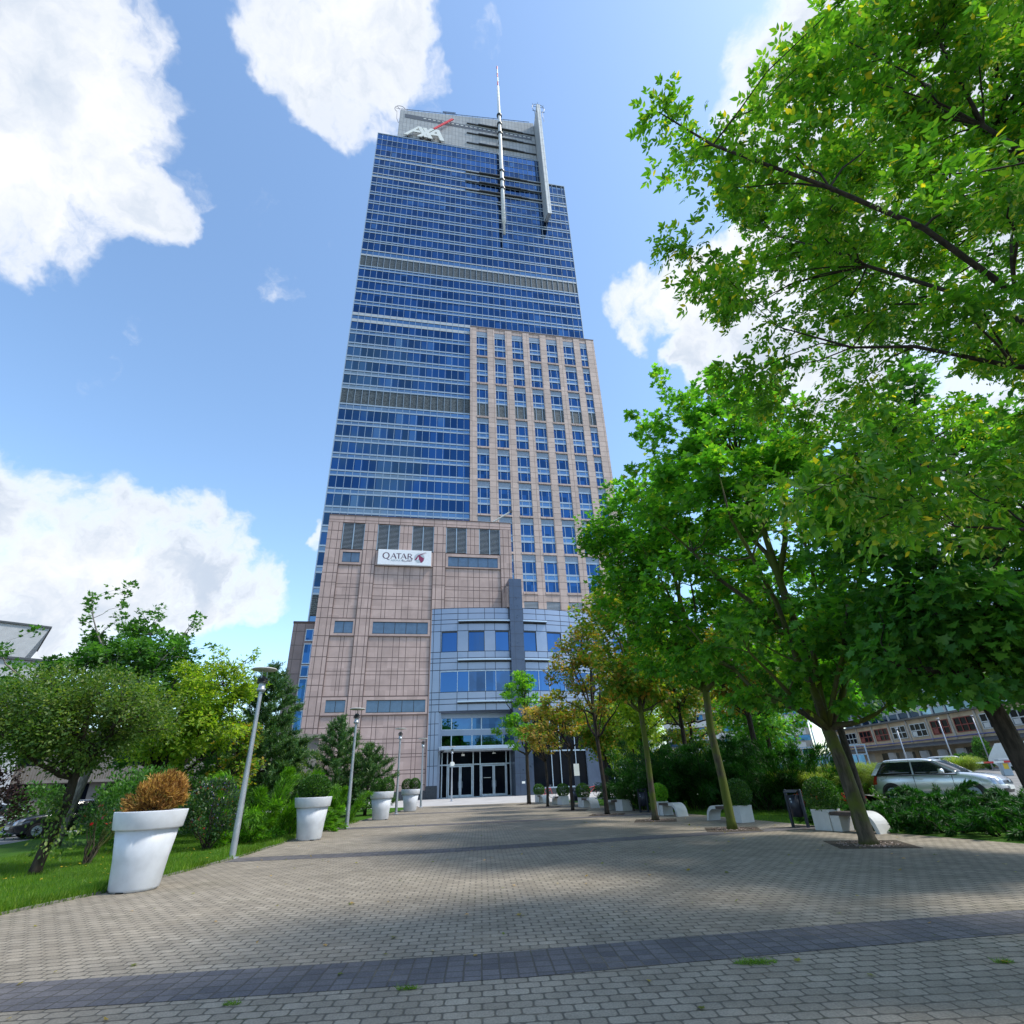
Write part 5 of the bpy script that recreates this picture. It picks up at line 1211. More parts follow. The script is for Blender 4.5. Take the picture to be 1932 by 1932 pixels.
# litter bins
def bin_thing(label):
    t_ = thing('litter_bin', label, 'litter bin', (0, 0, 0), 0, 'navy blue litter bins on two posts')
    mb = MB(); mb.loft([[(.17 * math.cos(a), .14 * math.sin(a), .28) for a in np.linspace(0, 2 * math.pi, 17)[:-1]], [(.19 * math.cos(a), .16 * math.sin(a), .86) for a in np.linspace(0, 2 * math.pi, 17)[:-1]]]); mb.build('bucket', M['bin'], t_, True)
    for sg in (-1, 1):
        mb = MB(); mb.box(sg * .235 - .035, sg * .235 + .035, -.03, .03, 0, .98); mb.tube([(sg * .235, -.03, .98), (sg * .235, .03, .98)], .036, 10); mb.build('post', M['bin'], t_)
    mb = MB(); mb.loft([[(-.2, -.17, .93), (.2, -.17, .93), (.2, -.165, .945), (-.2, -.165, .945)], [(-.2, 0, .99), (.2, 0, .99), (.2, 0, 1.005), (-.2, 0, 1.005)], [(-.2, .17, .93), (.2, .17, .93), (.2, .165, .945), (-.2, .165, .945)]]); mb.build('lid', M['bin'], t_)
    mb = MB(); mb.box(-.2, .2, -.025, .025, .03, .055); mb.build('foot_bar', M['bin'], t_)
    mb = MB(); mb.box(-.05, .0, -.157, -.15, .74, .78); mb.box(-.04, .01, -.156, -.149, .66, .71); mb.build('sticker', M['alu'], t_)
    return t_
b0 = bin_thing('nearest navy litter bin, between the first two cube planters'); b0.location = (8.28, 18.5, 0); b0.rotation_euler = (0, 0, R(-55))
dup(b0, (5.68, 28.6, 0), R(-50), 'second navy litter bin, in front of the dark junipers left of the third maple trunk')
dup(b0, (3.35, 37.9, 0), R(-50), 'farthest navy litter bin, between the fifth and sixth cube planters')

# tree pits
pits = [(7.72, 14.05), (6.31, 18.72), (5.05, 23.49), (3.86, 28.15), (2.67, 33.0), (1.53, 38.2), (0.4, 43.5)]
ordn = ['nearest leaning maple', 'second maple in the row', 'third maple in the row', 'rust tinted fourth tree', 'fifth small rusty tree', 'sixth small tree', 'farthest bright green tree']
M['pit'] = plain('pit_gravel', (0.085, 0.07, 0.055), 0.95, 0, 0.2, 0.5, 30, 0.8)
M['pebble'] = leaf_mat('pale_pebbles', [(0, (.25, .22, .2)), (.7, (.45, .43, .4)), (1, (.5, .35, .28))], 0.0, .8, .7)
for (q, od) in zip(pits, ordn):
    t_ = thing('tree_pit', 'square gravel pit with iron edge around the foot of the ' + od, 'tree pit', (*q, 0), R(-14), 'square tree pits in the paving')
    mb = MB(); mb.box(-.72, .72, -.72, .72, .0, .009); mb.build('gravel', M['pit'], t_)
    mb = MB()
    for a, b, c, d_ in ((-.78, .78, -.78, -.72), (-.78, .78, .72, .78), (-.78, -.72, -.72, .72), (.72, .78, -.72, .72)): mb.box(a, b, c, d_, 0, .006)
    for rr in (.45, .58): 
        k = 28
        for j in range(k): a0, a1 = 2 * math.pi * j / k, 2 * math.pi * (j + .8) / k; mb.quad([(rr * math.cos(a0), rr * math.sin(a0), .013), ((rr + .05) * math.cos(a0), (rr + .05) * math.sin(a0), .013), ((rr + .05) * math.cos(a1), (rr + .05) * math.sin(a1), .013), (rr * math.cos(a1), rr * math.sin(a1), .013)])
    mb.build('grate', M['pit'], t_)
    g = np.random.default_rng(int(q[1])); k = 420
    an = g.uniform(0, 6.28, k); rr = .15 + .5 * g.random(k) ** .8; P = np.stack([rr * np.cos(an), rr * np.sin(an), np.full(k, .014)], 1)
    V, Lo, Z = leaves(T_OVAL, P, g.normal(size=(k, 3)) * [1, 1, .2], np.array([0, 0, 1]) + g.normal(size=(k, 3)) * .3, g.uniform(.02, .055, k)); pe = arrmesh('pebble', V, Lo, Z, M['pebble'], t_); pe['kind'] = 'stuff'

# ------------------------------------------------------------------ cars
def paint(name, col):
    return plain(name, col, 0.28, 0.55, 0.5, 0.02, 1, 0, 1.0)
M['silver'] = paint('silver_car_paint', (0.66, 0.69, 0.74)); M['darkcar'] = paint('dark_car_paint', (0.02, 0.022, 0.03)); M['palecar'] = paint('pale_car_paint', (0.42, 0.43, 0.42)); M['whitecar'] = paint('white_car_paint', (0.62, 0.64, 0.66))
M['carglass'] = plain('car_glass', (0.012, 0.016, 0.018), 0.03, 0, 0.7, 0.05, 1)
M['lens'] = plain('headlight_lens', (0.35, 0.38, 0.42), 0.08, 0.6, 0.6, 0.3, 9); M['taillens'] = plain('tail_light_lens', (0.38, 0.015, 0.02), 0.12)
M['plate'] = plain('number_plate', (0.60, 0.61, 0.58), 0.5)
def sel(x0, x1, hw, z, nexp=4.5, k=40, drop=None):
    pts = []; cx, a = (x0 + x1) / 2, (x1 - x0) / 2
    for j in range(k):
        t = 2 * math.pi * j / k; c, s_ = math.cos(t), math.sin(t)
        x = cx + a * math.copysign(abs(c) ** (2 / nexp), c); y = hw * math.copysign(abs(s_) ** (2 / nexp), s_)
        zz = z - (drop(x, z) if drop else 0); pts.append((x, y, zz))
    return pts
def hatch(label, loc, rz, mat, group=None, name='parked_car'):
    t_ = thing(name, label, 'car', loc, rz, group)
    def drop(x, z):
        f = max(0, x - 3.0) / 1.1; r_ = max(0, .35 - x) / .35
        return (.115 * f ** 1.3 + .05 * r_) * max(0, (z - .35)) / .57
    lv = [(.30, 3.95, .70, .20), (.06, 4.12, .79, .30), (.02, 4.17, .835, .46), (0, 4.18, .845, .62), (.03, 4.14, .838, .76), (.07, 4.05, .815, .86), (.10, 3.92, .785, .925), (.2, 3.7, .70, .955), (.5, 3.3, .5, .965)]
    mb = MB(); mb.loft([sel(a, b, h, z, 5.0, 48, drop) for a, b, h, z in lv]); body = mb.build('body', mat, t_, True)
    gl = [(.10, 3.12, .775, .90), (.16, 2.98, .745, 1.02), (.28, 2.72, .70, 1.18), (.45, 2.42, .64, 1.33), (.60, 2.20, .59, 1.415)]
    mb = MB(); mb.loft([sel(a, b, h, z, 6.0, 48) for a, b, h, z in gl]); mb.build('window_band', M['carglass'], t_, True)
    mb = MB(); mb.loft([sel(a, b, h, z, 6.0, 48) for a, b, h, z in [(.505, 2.36, .632, 1.352), (.56, 2.25, .615, 1.40), (.66, 2.10, .58, 1.44), (.9, 1.9, .42, 1.465)]]); mb.build('roof', mat, t_, True)
    def side(x, z):   # point on the glasshouse side
        for i in range(len(gl) - 1):
            if gl[i][3] <= z <= gl[i + 1][3]:
                f = (z - gl[i][3]) / (gl[i + 1][3] - gl[i][3]); return gl[i][2] + (gl[i + 1][2] - gl[i][2]) * f
        return gl[-1][2]
    for sg in (-1, 1):
        mb = MB()
        for (xa, za, xb, zb_, w_) in ((3.04, .92, 2.30, 1.38, .055), (1.62, .93, 1.60, 1.38, .028), (.24, .93, .56, 1.38, .085)):
            for k in range(6):
                f0, f1 = k / 6, (k + 1) / 6; x0, z0 = xa + (xb - xa) * f0, za + (zb_ - za) * f0; x1, z1 = xa + (xb - xa) * f1, za + (zb_ - za) * f1
                y0, y1 = (side(x0, z0) + .008) * sg, (side(x1, z1) + .008) * sg; mb.quad([(x0 - w_, y0, z0), (x0 + w_, y0, z0), (x1 + w_, y1, z1), (x1 - w_, y1, z1)])
        mb.build('pillar', mat, t_)
        mb = MB(); mb.box(.35, 3.0, sg * .80 - .012, sg * .80 + .012, .90, .925); mb.build('belt_strip', M['black'], t_)
        mb = MB()
        for x in (1.62, 2.83): mb.box(x - .006, x + .006, sg * .842 - .006, sg * .842 + .006, .42, .88)
        mb.build('door_gap', M['black'], t_)
        mb = MB(); mb.box(1.72, 1.92, sg * .845 - .02, sg * .845 + .02, .76, .80); mb.build('door_handle', mat, t_, False, .01)
        mb = MB(); mb.loft([sel(2.52, 2.68, .05, z, 3, 16) for z in (.94, .96)]); 
        mb = MB(); pts = [(2.58 + .09 * math.cos(a) , sg * .93 + .12 * math.sin(a), 0) for a in np.linspace(0, 6.28, 13)[:-1]]
        mb.loft([[(x, y, .95) for x, y, _ in pts], [(x + .02, y, 1.02) for x, y, _ in pts], [(x * .9 + .26, y * .97 + sg * .02, 1.09) for x, y, _ in pts]]); mb.build('mirror', mat, t_, True)
        for x in (.78, 3.33):
            mb = MB(); k = 22; mb.loft([[(x + .36 * math.cos(a), sg * .846, .31 + .36 * math.sin(a)) for a in np.linspace(-.25, math.pi + .25, k)], [(x + .36 * math.cos(a), sg * .60, .31 + .36 * math.sin(a)) for a in np.linspace(-.25, math.pi + .25, k)]]); mb.build('wheel_arch', M['black'], t_)
            mb = MB(); ring = lambda r_, y: [(x + r_ * math.cos(a), sg * y, .31 + r_ * math.sin(a)) for a in np.linspace(0, 2 * math.pi, 29)[:-1]]
            mb.loft([ring(.19, .66), ring(.30, .66), ring(.31, .70), ring(.31, .82), ring(.295, .853), ring(.20, .853)]); wh = mb.build('wheel', M['tyre'], t_, True)
            mb = MB(); mb.loft([ring(.20, .845), ring(.195, .858), ring(.05, .85)])
            for q in range(5): a = 2 * math.pi * q / 5; mb.tube([(x + .05 * math.cos(a), sg * .862, .31 + .05 * math.sin(a)), (x + .19 * math.cos(a), sg * .862, .31 + .19 * math.sin(a))], .02, 6)
            mb.build('rim', M['alu'], wh)
        # lamps follow the rounded corners of the body
        def skin(j0, j1, i0, i1, off):
            loops = [sel(a, b, h, z, 5.0, 48, drop) for a, b, h, z in lv]; q = MB(); cx = 2.1
            for i in range(i0, i1):
                for j in range(j0, j1):
                    P4 = [loops[i][j % 48], loops[i][(j + 1) % 48], loops[i + 1][(j + 1) % 48], loops[i + 1][j % 48]]
                    q.quad([(cx + (p_[0] - cx) * (1 + off), p_[1] * (1 + off * 2) , p_[2]) for p_ in P4])
            return q
        j = (2, 6) if sg > 0 else (42, 46)
        skin(j[0], j[1], 3, 5, .004).build('headlight', M['lens'], t_)
        j = (18, 22) if sg > 0 else (26, 30)
        skin(j[0], j[1], 3, 6, .004).build('tail_light', M['taillens'], t_)
    q = skin(0, 2, 3, 4, .005); q2 = skin(46, 48, 3, 4, .0052); q.v += q2.v; nq = len(q.f) * 4; q.f += [tuple(i + nq for i in f_) for f_ in q2.f]; q.m += q2.m; q.build('grille', M['black'], t_)
    q = skin(0, 3, 1, 2, .004); q2 = skin(45, 48, 1, 2, .0042); nq = len(q.v); q.v += q2.v; q.f += [tuple(i + nq for i in f_) for f_ in q2.f]; q.m += q2.m; q.build('air_intake', M['black'], t_)
    mb = MB(); mb.box(4.17, 4.21, -.26, .26, .40, .51); mb.build('number_plate', M['plate'], t_)
    mb = MB(); mb.loft([[(4.185, .09 * math.cos(a), .66 + .05 * math.sin(a)) for a in np.linspace(0, 6.28, 17)[:-1]], [(4.20, .085 * math.cos(a), .66 + .045 * math.sin(a)) for a in np.linspace(0, 6.28, 17)[:-1]]]); mb.build('badge', M['alu'], t_)
    mb = MB(); mb.tube([(2.75, -.45, 1.09), (2.98, .05, .985)], .012, 5); mb.tube([(2.78, .15, 1.06), (2.98, .55, .975)], .012, 5); mb.build('wiper', M['black'], t_)
    mb = MB(); mb.box(1.75, 1.85, -.5, -.2, 1.0, 1.3); mb.box(1.75, 1.85, .2, .5, 1.0, 1.3); mb.build('headrest', M['black'], t_)
    return t_
psi = R(-53)
cc = dirpt(34.75, 27.2); cx_, cy_ = cc[0] - 2.09 * math.cos(psi), cc[1] - 2.09 * math.sin(psi)
hatch('silver hatchback with dark windows parked behind the juniper hedge', (cx_, cy_, LZ(*cc) - .06), psi, M['silver'])
c2 = dirpt(37.2, 48); hatch('pale estate car seen from behind, half hidden by ornamental grass near the barrier', (c2[0], c2[1], LZ(*c2)), R(150), M['palecar'])
c3 = dirpt(-36.9, 36); hatch('dark car parked on the side road, seen between the left trunks', (c3[0] + 1, c3[1] + 1.5, 0), R(-125), M['darkcar'])
c4 = dirpt(-41.3, 37); hatch('pale car parked on the side road behind the purple bush', (c4[0], c4[1] + 2, 0), R(-150), M['whitecar'])
c5 = dirpt(-33.2, 44); hatch('dark car parked farther along the side road behind the dead bush', (c5[0], c5[1], 0), R(-120), M['darkcar'])
# barrier
bp = dirpt(39.2, 56); br = thing('boom_barrier', 'red and white striped barrier arm between two grey posts at the parking entrance', 'barrier', (bp[0], bp[1], LZ(*bp)), R(-18))
for i, x in enumerate((-3.6, -.1)):
    mb = MB(); mb.box(x - .28, x + .28, -.25, .25, 0, .98); mb.build('post', M['alu'], br, False, .03)
    mb = MB(); mb.box(x - .34, x + .34, -.32, .32, .98, 1.12); mb.build('post_cap', M['alu_d'], br, False, .03)
for k in range(7): mb = MB(); mb.box(-3.9 + k * .62, -3.9 + (k + 1) * .62, -.40, -.33, .86, .98); mb.build('arm', M['red'] if k % 2 == 0 else M['sign_white'], br)
mb = MB(); mb.box(-.25, .05, -.27, -.255, .45, .82); mb.build('notice', M['yellow'], br)
# chiller cabinets along the workshop
for k, az in enumerate((32.4, 33.5, 34.6, 35.8, 37.0)):
    q = dirpt(az, 57.0 / math.sin(R(az))); t_ = thing('air_conditioner', ['leftmost', 'second', 'middle', 'fourth', 'rightmost'][k] + ' white air conditioning cabinet of the row along the workshop wall', 'air conditioner', (q[0], q[1], LZ(*q)), R(-60), 'air conditioning cabinets along the workshop')
    mb = MB(); mb.box(-.6, .6, -.4, .4, .1, 2.3); mb.build('casing', M['cream2'], t_, False, .04)  # white casing given a grey colour: the shade by the wall is put in
    mb = MB()
    for z in range(12): mb.box(-.42, .3, -.42, -.401, .35 + z * .17, .43 + z * .17)
    mb.build('grille', M['alu_d'], t_)
    mb = MB(); mb.box(-.6, -.5, -.35, .35, 0, .1); mb.box(.5, .6, -.35, .35, 0, .1); mb.build('foot', M['steel_d'], t_)
# steel cage and slender poles
q = dirpt(27.6, 62); cg = thing('steel_frame_cage', 'open galvanised steel frame enclosure behind the ornamental grasses', 'steel frame', (q[0], q[1], LZ(*q)), R(-20))
mb = MB()
for i in range(9): mb.box(-3.2 + i * .8, -3.1 + i * .8, -.05, .05, 0, 2.3 + (i > 2) * .5)
for z in (.5, 1.9, 2.7): mb.box(-3.2, 3.3, -.06, -.052 + .1, z, z + .1)
mb.build('frame', M['alu'], cg)
mb = MB(); mb.box(-3.0, 3.0, .15, .2, .6, 1.9); mb.build('screen', M['glass_l'], cg)
for k, (az, r_, h) in enumerate(((26.9, 45, 4.4), (33.2, 66, 4.0), (36.2, 66, 4.6), (38.4, 78, 5.2))):
    q = dirpt(az, r_); t_ = thing('thin_lamp_pole', ['slender grey pole standing in the ornamental grass', 'slender pole left of the silver car roof, before the workshop', 'slender lamp pole above the silver car windscreen', 'slender pole right of the silver car, before the red windows'][k], 'pole', (q[0], q[1], LZ(*q)), 0, 'slender poles around the parking lot')
    mb = MB(); mb.lathe([(.07, 0), (.045, h)], 8); mb.build('pole', M['galv'], t_, True)
    mb = MB(); mb.lathe([(.04, h), (.16, h + .03), (.16, h + .07), (.04, h + .1)], 10); mb.build('lamp_head', M['galv'], t_, True)
q = dirpt(40.3, 74); kk_ = thing('white_van', 'white box van with an open dark side door parked at the workshop end', 'van', (q[0], q[1], LZ(*q)), R(-70))
mb = MB(); mb.loft([[(-1.6, -1, .35), (3.2, -1, .35), (3.2, 1, .35), (-1.6, 1, .35)], [(-2.4, -1, .9), (3.2, -1, .9), (3.2, 1, .9), (-2.4, 1, .9)], [(-2.2, -1, 1.3), (3.2, -1, 1.3), (3.2, 1, 1.3), (-2.2, 1, 1.3)], [(-1.3, -.9, 2.4), (3.15, -.95, 2.5), (3.15, .95, 2.5), (-1.3, .9, 2.4)]]); mb.build('body', M['sign_white'], kk_)
mb = MB(); mb.box(-.2, 1.1, -1.02, -1.003, .45, 2.2); mb.build('side_door', M['black'], kk_)
for x in (-1.3, 2.4):
    for sg in (-1, 1): mb = MB(); mb.loft([[(x + .34 * math.cos(a), sg * y, .34 + .34 * math.sin(a)) for a in np.linspace(0, 6.28, 21)[:-1]] for y in (.8, 1.01)]); mb.build('wheel', M['tyre'], kk_)
# bicycle by the entrance
def bicycle(label, loc, rz):
    t_ = thing('bicycle', label, 'bicycle', loc, rz, 'bicycles by the entrance windows')
    for x in (-.52, .52):
        mb = MB(); mb.tube([(x + .33 * math.cos(a), 0, .34 + .33 * math.sin(a)) for a in np.linspace(0, 2 * math.pi, 29)], .018, 6)
        for q in range(10): a = 2 * math.pi * q / 10; mb.tube([(x, 0, .34), (x + .32 * math.cos(a), 0, .34 + .32 * math.sin(a))], .003, 3)
        mb.build('wheel', M['tyre'], t_)
    mb = MB()
    for a, b in (((-.52, .34), (-.12, .32)), ((-.12, .32), (-.26, .82)), ((-.12, .32), (.38, .72)), ((-.24, .74), (.36, .82)), ((.36, .9), (.52, .34)), ((-.24, .72), (-.52, .34))): mb.tube([(a[0], 0, a[1]), (b[0], 0, b[1])], .018, 6)
    mb.build('frame', M['red'], t_)
    mb = MB(); mb.tube([(.34, 0, .9), (.34, 0, 1.05), (.42, -.28, 1.08)], .014, 6); mb.tube([(.34, 0, 1.05), (.42, .28, 1.08)], .014, 6); mb.build('handlebar', M['alu'], t_)
    mb = MB(); mb.loft([sel(-.40, -.12, w_, z, 2.5, 14) for w_, z in ((.07, .86), (.08, .90), (.05, .92))]); mb.build('saddle', M['black'], t_, True)
bicycle('bicycle leaning by the entrance windows behind the sixth cube planter', (2.2, 55.5, 0), R(10))
bicycle('dark wheeled bicycle by the entrance windows behind the fifth cube planter', (6.4, 56, 0), R(25))
q = (5.0, 54.0); t_ = thing('sign_board', 'narrow white and grey upright information board before the entrance windows', 'sign', (*q, 0), R(12))
mb = MB(); mb.box(-.25, .25, -.04, .04, 1.75, 2.75); mb.build('white_panel', M['sign_white'], t_); mb = MB(); mb.box(-.24, .24, -.035, .035, 0, 1.75); mb.build('grey_panel', M['pier'], t_)
# ================================================================== PLANTING
GR = 'maples in the row along the paving'
tree('maple_tree', 'dark leaved maple at the right edge with a dark trunk rising out of frame', 'tree', (9.0, 10.4), [(.7, .2, 6.6, 2.8, 2.8, 3.2), (.4, 0, 4.4, 2.5, 2.5, 1.1), (.5, .3, 3.5, 2.6, 2.4, .7)], 3.1, .17, 9, 150, 13000, T_MAPLE, .175, .6, 'lf_mapled', 'bark_d', 1.0, (-.35, .1), 2, GR, extra=[(-1.2, .3, 2.9), (-.8, -.6, 2.7), (.2, -.9, 2.8), (1.0, -.6, 2.7), (-.3, .9, 3.0), (1.5, .2, 2.9), (-1.8, .6, 3.2), (.8, .8, 2.8), (2.2, -.4, 2.8), (-2.2, 0, 3.4)])
sh = [(-2.1, .9, 14.3), (-2.0, .8, 13.5), (-1.8, .7, 12.7), (-.5, .2, 13.6), (-.5, .2, 12.9), (1.1, -.6, 13.0), (1.0, -.5, 12.3), (-3.3, 1.3, 13.1), (-3.1, 1.2, 12.3), (-3.6, .8, 10.5), (-3.9, .2, 9.2), (-2.15, .95, 14.8), (-.5, .2, 14.1), (1.15, -.6, 13.5), (.2, 0, 12.6), (.3, 0, 13.3), (-1.3, .6, 12.4), (-1.3, .6, 13.2), (-2.9, 1.1, 11.6), (1.6, -.4, 3.0), (2.2, .2, 3.2), (1.0, -1.2, 2.9), (-1.2, -.9, 3.0), (-2, .2, 3.2), (-.4, -1.3, 2.8), (2.0, -1.0, 3.3), (.2, .9, 3.0)]
tree('maple_tree', 'largest maple of the row, leaning trunk nearest the benches, crown of bright top shoots', 'tree', (7.72, 14.05), [(-.3, .2, 7.9, 3.9, 3.9, 3.6), (-.9, .3, 10.4, 2.8, 2.8, 2.4), (-.2, 0, 4.7, 3.2, 3.2, 1.3), (.3, 0, 3.5, 2.7, 2.7, .6)], 2.4, .165, 12, 270, 23000, T_MAPLE, .17, .52, 'lf_maple', 'bark', 1.0, (-.16, .05), 3, GR, extra=sh, top=12.5, xs=.45)
tree('maple_tree', 'second maple from the viewer in the row, slender trunk and tall crown', 'tree', (6.31, 18.72), [(-.3, 0, 7.6, 2.9, 2.9, 3.2), (-1.3, .3, 9.8, 2.2, 2.2, 2.4)], 4.0, .125, 10, 170, 15000, T_MAPLES, .17, .6, 'lf_maple', 'bark', 1.0, (.0, 0), 4, GR, extra=[(-2.1, .6, 12.4), (-1.9, .5, 11.7), (-2.6, .8, 10.2)])
tree('maple_tree', 'third maple in the row with pale straight trunk and yellowish green crown', 'tree', (5.05, 23.49), [(-.2, 0, 7.3, 2.3, 2.3, 2.7), (0, 0, 5.2, 2.0, 2.0, 1.0)], 3.9, .115, 8, 110, 8500, T_MAPLES, .165, .55, 'lf_maplem', 'bark', 1.0, (0, 0), 5, GR)
tree('maple_tree', 'fourth tree in the row, crown of olive green and orange autumn leaves', 'tree', (3.86, 28.15), [(-.2, 0, 6.2, 2.3, 2.3, 1.9), (-.2, 0, 7.9, 1.4, 1.4, 1.2)], 3.3, .10, 9, 75, 4600, T_MAPLES, .15, .46, 'lf_olive', 'bark_d', 1.0, (-.12, 0), 6, GR)
tree('maple_tree', 'fifth tree in the row, small with olive and rusty leaves', 'tree', (2.67, 33.0), [(-.1, 0, 4.7, 1.6, 1.6, 1.5)], 2.6, .085, 7, 40, 2400, T_MAPLES, .15, .42, 'lf_olive', 'bark_d', 1.0, (0, 0), 7, GR)
tree('maple_tree', 'sixth tree in the row, small with tan and green leaves', 'tree', (1.53, 38.2), [(-.3, 0, 4.5, 1.6, 1.6, 1.5), (-.7, 0, 5.6, .8, .8, .7)], 2.6, .085, 7, 42, 2000, T_MAPLES, .16, .42, 'lf_rust', 'bark_d', 1.0, (0, 0), 8, GR)
tree('maple_tree', 'farthest tree of the row, narrow bright green crown before the dark pier', 'tree', (0.4, 43.5), [(-.35, 0, 5.0, 2.0, 1.8, 1.2), (-.2, 0, 7.4, 1.5, 1.4, 1.7), (-.1, 0, 8.9, .7, .7, .8)], 3.2, .14, 9, 75, 4200, T_MAPLES, .17, .42, 'lf_bright', 'bark_d', 1.0, (0, 0), 9, GR)
G2_ = 'trees of the second row behind the benches'
for i, (q, ells, lf, lab) in enumerate([((12.0, 21.5), [(0, 0, 6.2, 2.9, 2.9, 3.0), (.3, 0, 3.9, 2.2, 2.2, .7)], 'lf_mapled', 'dark trunked tree behind the leaning maple, just left of the silver car'),
        ((10.9, 27.0), [(0, 0, 6.8, 2.6, 2.6, 2.6)], 'lf_olive', 'dark straight trunked tree standing on the lawn right of the dark junipers'),
        ((9.3, 32.8), [(0, 0, 7.2, 2.7, 2.7, 2.6)], 'lf_maplem', 'forked tree rising behind the middle of the dark junipers'),
        ((7.9, 38.0), [(0, 0, 6.0, 2.5, 2.5, 2.6)], 'lf_yell', 'yellowish tree behind the left end of the dark junipers'),
        ((6.2, 43.5), [(0, 0, 5.0, 2.1, 2.1, 2.2)], 'lf_maplem', 'tree on the far lawn before the entrance windows'),
        ((14.8, 34.5), [(0, 0, 6.0, 3.0, 3.0, 3.4)], 'lf_maple', 'green tree deep behind the second row'),
        ((12.5, 42.0), [(0, 0, 5.4, 3.2, 3.0, 3.6)], 'lf_maplem', 'broad tree behind the forked tree and dark junipers'),
        ((17.5, 44.0), [(0, 0, 5.0, 3.2, 3.0, 3.2)], 'lf_maple', 'broad tree left of the steel frame enclosure'),
        ((9.6, 50.0), [(0, 0, 4.6, 3.0, 2.6, 3.2)], 'lf_yell', 'yellowish tree before the far right end of the entrance block')]):
    tree('street_tree', lab, 'tree', q, ells, 3.9, .13, 8, 95, 6500, T_MAPLES, .18, .65, lf, 'bark_d', 1.0, (0, 0), 20 + i, G2_)
tree('box_elder_tree', 'big box elder overhanging from the right with pale seed clusters and dark limbs', 'tree', (8.2, 4.2), [(-1.3, .9, 8.3, 4.1, 3.8, 4.3), (-1.0, 1.6, 11.6, 3.0, 3.0, 2.2)], 3.2, .165, 14, 270, 18000, T_LANCE, .115, .50, 'lf_elder', 'bark_d', .55, (.2, .1), 12,
     compound=2, seeds=20000, twig=.8, extra=[(-5.6, -.1, 3.7), (-5.2, .1, 3.9), (-4.8, .3, 3.6), (-4.3, .6, 4.0), (-3.9, .5, 3.6), (-3.4, .7, 4.1), (-3.0, .9, 3.7), (-4.6, .6, 4.5), (-2.6, .8, 4.3), (-3.7, 1.0, 4.7), (-2.2, 1.2, 3.8),
                                  (-5.9, -.1, 9.9), (-5.5, .2, 9.4), (-5.6, 1.0, 8.5), (-5.2, 1.3, 8.0), (-5.0, 1.6, 6.5), (-4.7, 1.7, 6.2)], top=12.5, droop=.55)
# trees behind the viewer, seen only as reflections in the glazing
g2t = tree('park_tree', 'broad park tree behind the viewer, reflected in the glazing', 'tree', (-14, -24), [(0, 0, 7.5, 5, 5, 4.5)], 3.0, .25, 7, 90, 4500, T_MAPLES, .34, 1.0, 'lf_maple', 'bark_d', 1.0, (0, 0), 300, 'park trees behind the viewer')
for x, y in ((-30, -34), (-2, -36), (10, -30), (24, -34), (38, -26), (-46, -30), (52, -36)): dup(g2t, (x, y, 0), x * .37, 'broad park tree behind the viewer, reflected in the glazing', scale=1.0 + .03 * (x % 7))
# ---- left garden
tree('round_crowned_tree', 'small tree with low domed grey green crown on the left lawn', 'tree', (-11.5, 14.6), [(-.25, .1, 3.45, 2.3, 2.0, 1.2)], 2.0, .12, 9, 230, 30000, T_OVAL, .085, .46, 'lf_round', 'bark_d', 1.0, (.25, 0), 41, flat=.8, extra=[(.3, -.2, .95), (.3, -.2, 1.3), (.05, -.2, 1.6), (.35, -.1, .65)])
tree('tall_maple_tree', 'tall dark green maple with upright shoots behind the domed tree, pale grey trunk', 'tree', (-17.3, 22.5), [(.2, .8, 6.2, 3.2, 2.6, 1.9), (.3, .8, 7.2, 1.7, 1.5, 1.2)], 3.2, .16, 10, 140, 11000, T_MAPLES, .17, .5, 'lf_dark', 'bark_g', 1.0, (.5, .1), 42,
     extra=[(-.3, .2, 9.7), (-.3, .2, 9.2), (-.3, .2, 8.7), (-1.4, -.4, 9.0), (-1.4, -.4, 8.4), (.9, .8, 8.8), (.9, .8, 8.2), (2.2, 1.6, 8.5), (1.9, 1.5, 8.0), (-2.6, -1.2, 7.8), (-3.3, -1.8, 7.0), (3.0, 2.0, 7.6), (-.25, .2, 10.1), (.9, .8, 9.2), (2.2, 1.6, 8.9), (-1.4, -.4, 9.4), (.3, .6, 9.0), (.3, .6, 8.5)], xs=.4)
tree('ash_leaf_tree', 'yellow green feathery tree in the middle of the left garden', 'tree', (-13.3, 22.0), [(.1, .2, 4.4, 2.3, 2.0, 1.9), (1.2, .2, 5.2, 1.3, 1.2, 1.2), (-.9, .2, 3.6, 1.5, 1.4, 1.4)], 1.6, .13, 9, 160, 11000, T_LANCE, .13, .52, 'lf_yell', 'bark_d', 1.0, (-.5, 0), 43, compound=1, extra=[(.7, .3, 6.6), (.65, .3, 6.2), (1.9, .9, 6.6), (1.85, .8, 6.1), (2.4, 1.2, 5.6), (.7, .3, 6.9), (1.9, .9, 6.9), (-.4, 0, 6.3)], droop=.5, xs=.5)
tree('small_autumn_tree', 'thin tree with brownish leaves behind the nearest lamp post', 'tree', (-12.4, 24.8), [(.2, 0, 3.0, 1.2, 1.1, 1.6)], 1.4, .06, 6, 40, 2400, T_MAPLES, .12, .4, 'lf_maplem', 'bark_d', 1.0, (0, 0), 44)
tree('garden_tree', 'dense green tree behind the ash leaf tree', 'tree', (-16.5, 27.5), [(0, 0, 4.2, 2.8, 2.4, 2.6)], 2.0, .13, 7, 110, 9000, T_MAPLES, .16, .55, 'lf_dark', 'bark_d', 1.0, (0, 0), 45)
tree('garden_tree', 'dense green tree at the far left behind the purple bush', 'tree', (-21.5, 20.5), [(0, 0, 4.8, 2.8, 2.6, 2.4)], 2.4, .13, 7, 110, 9000, T_MAPLES, .16, .55, 'lf_dark', 'bark_d', 1.0, (0, 0), 46)
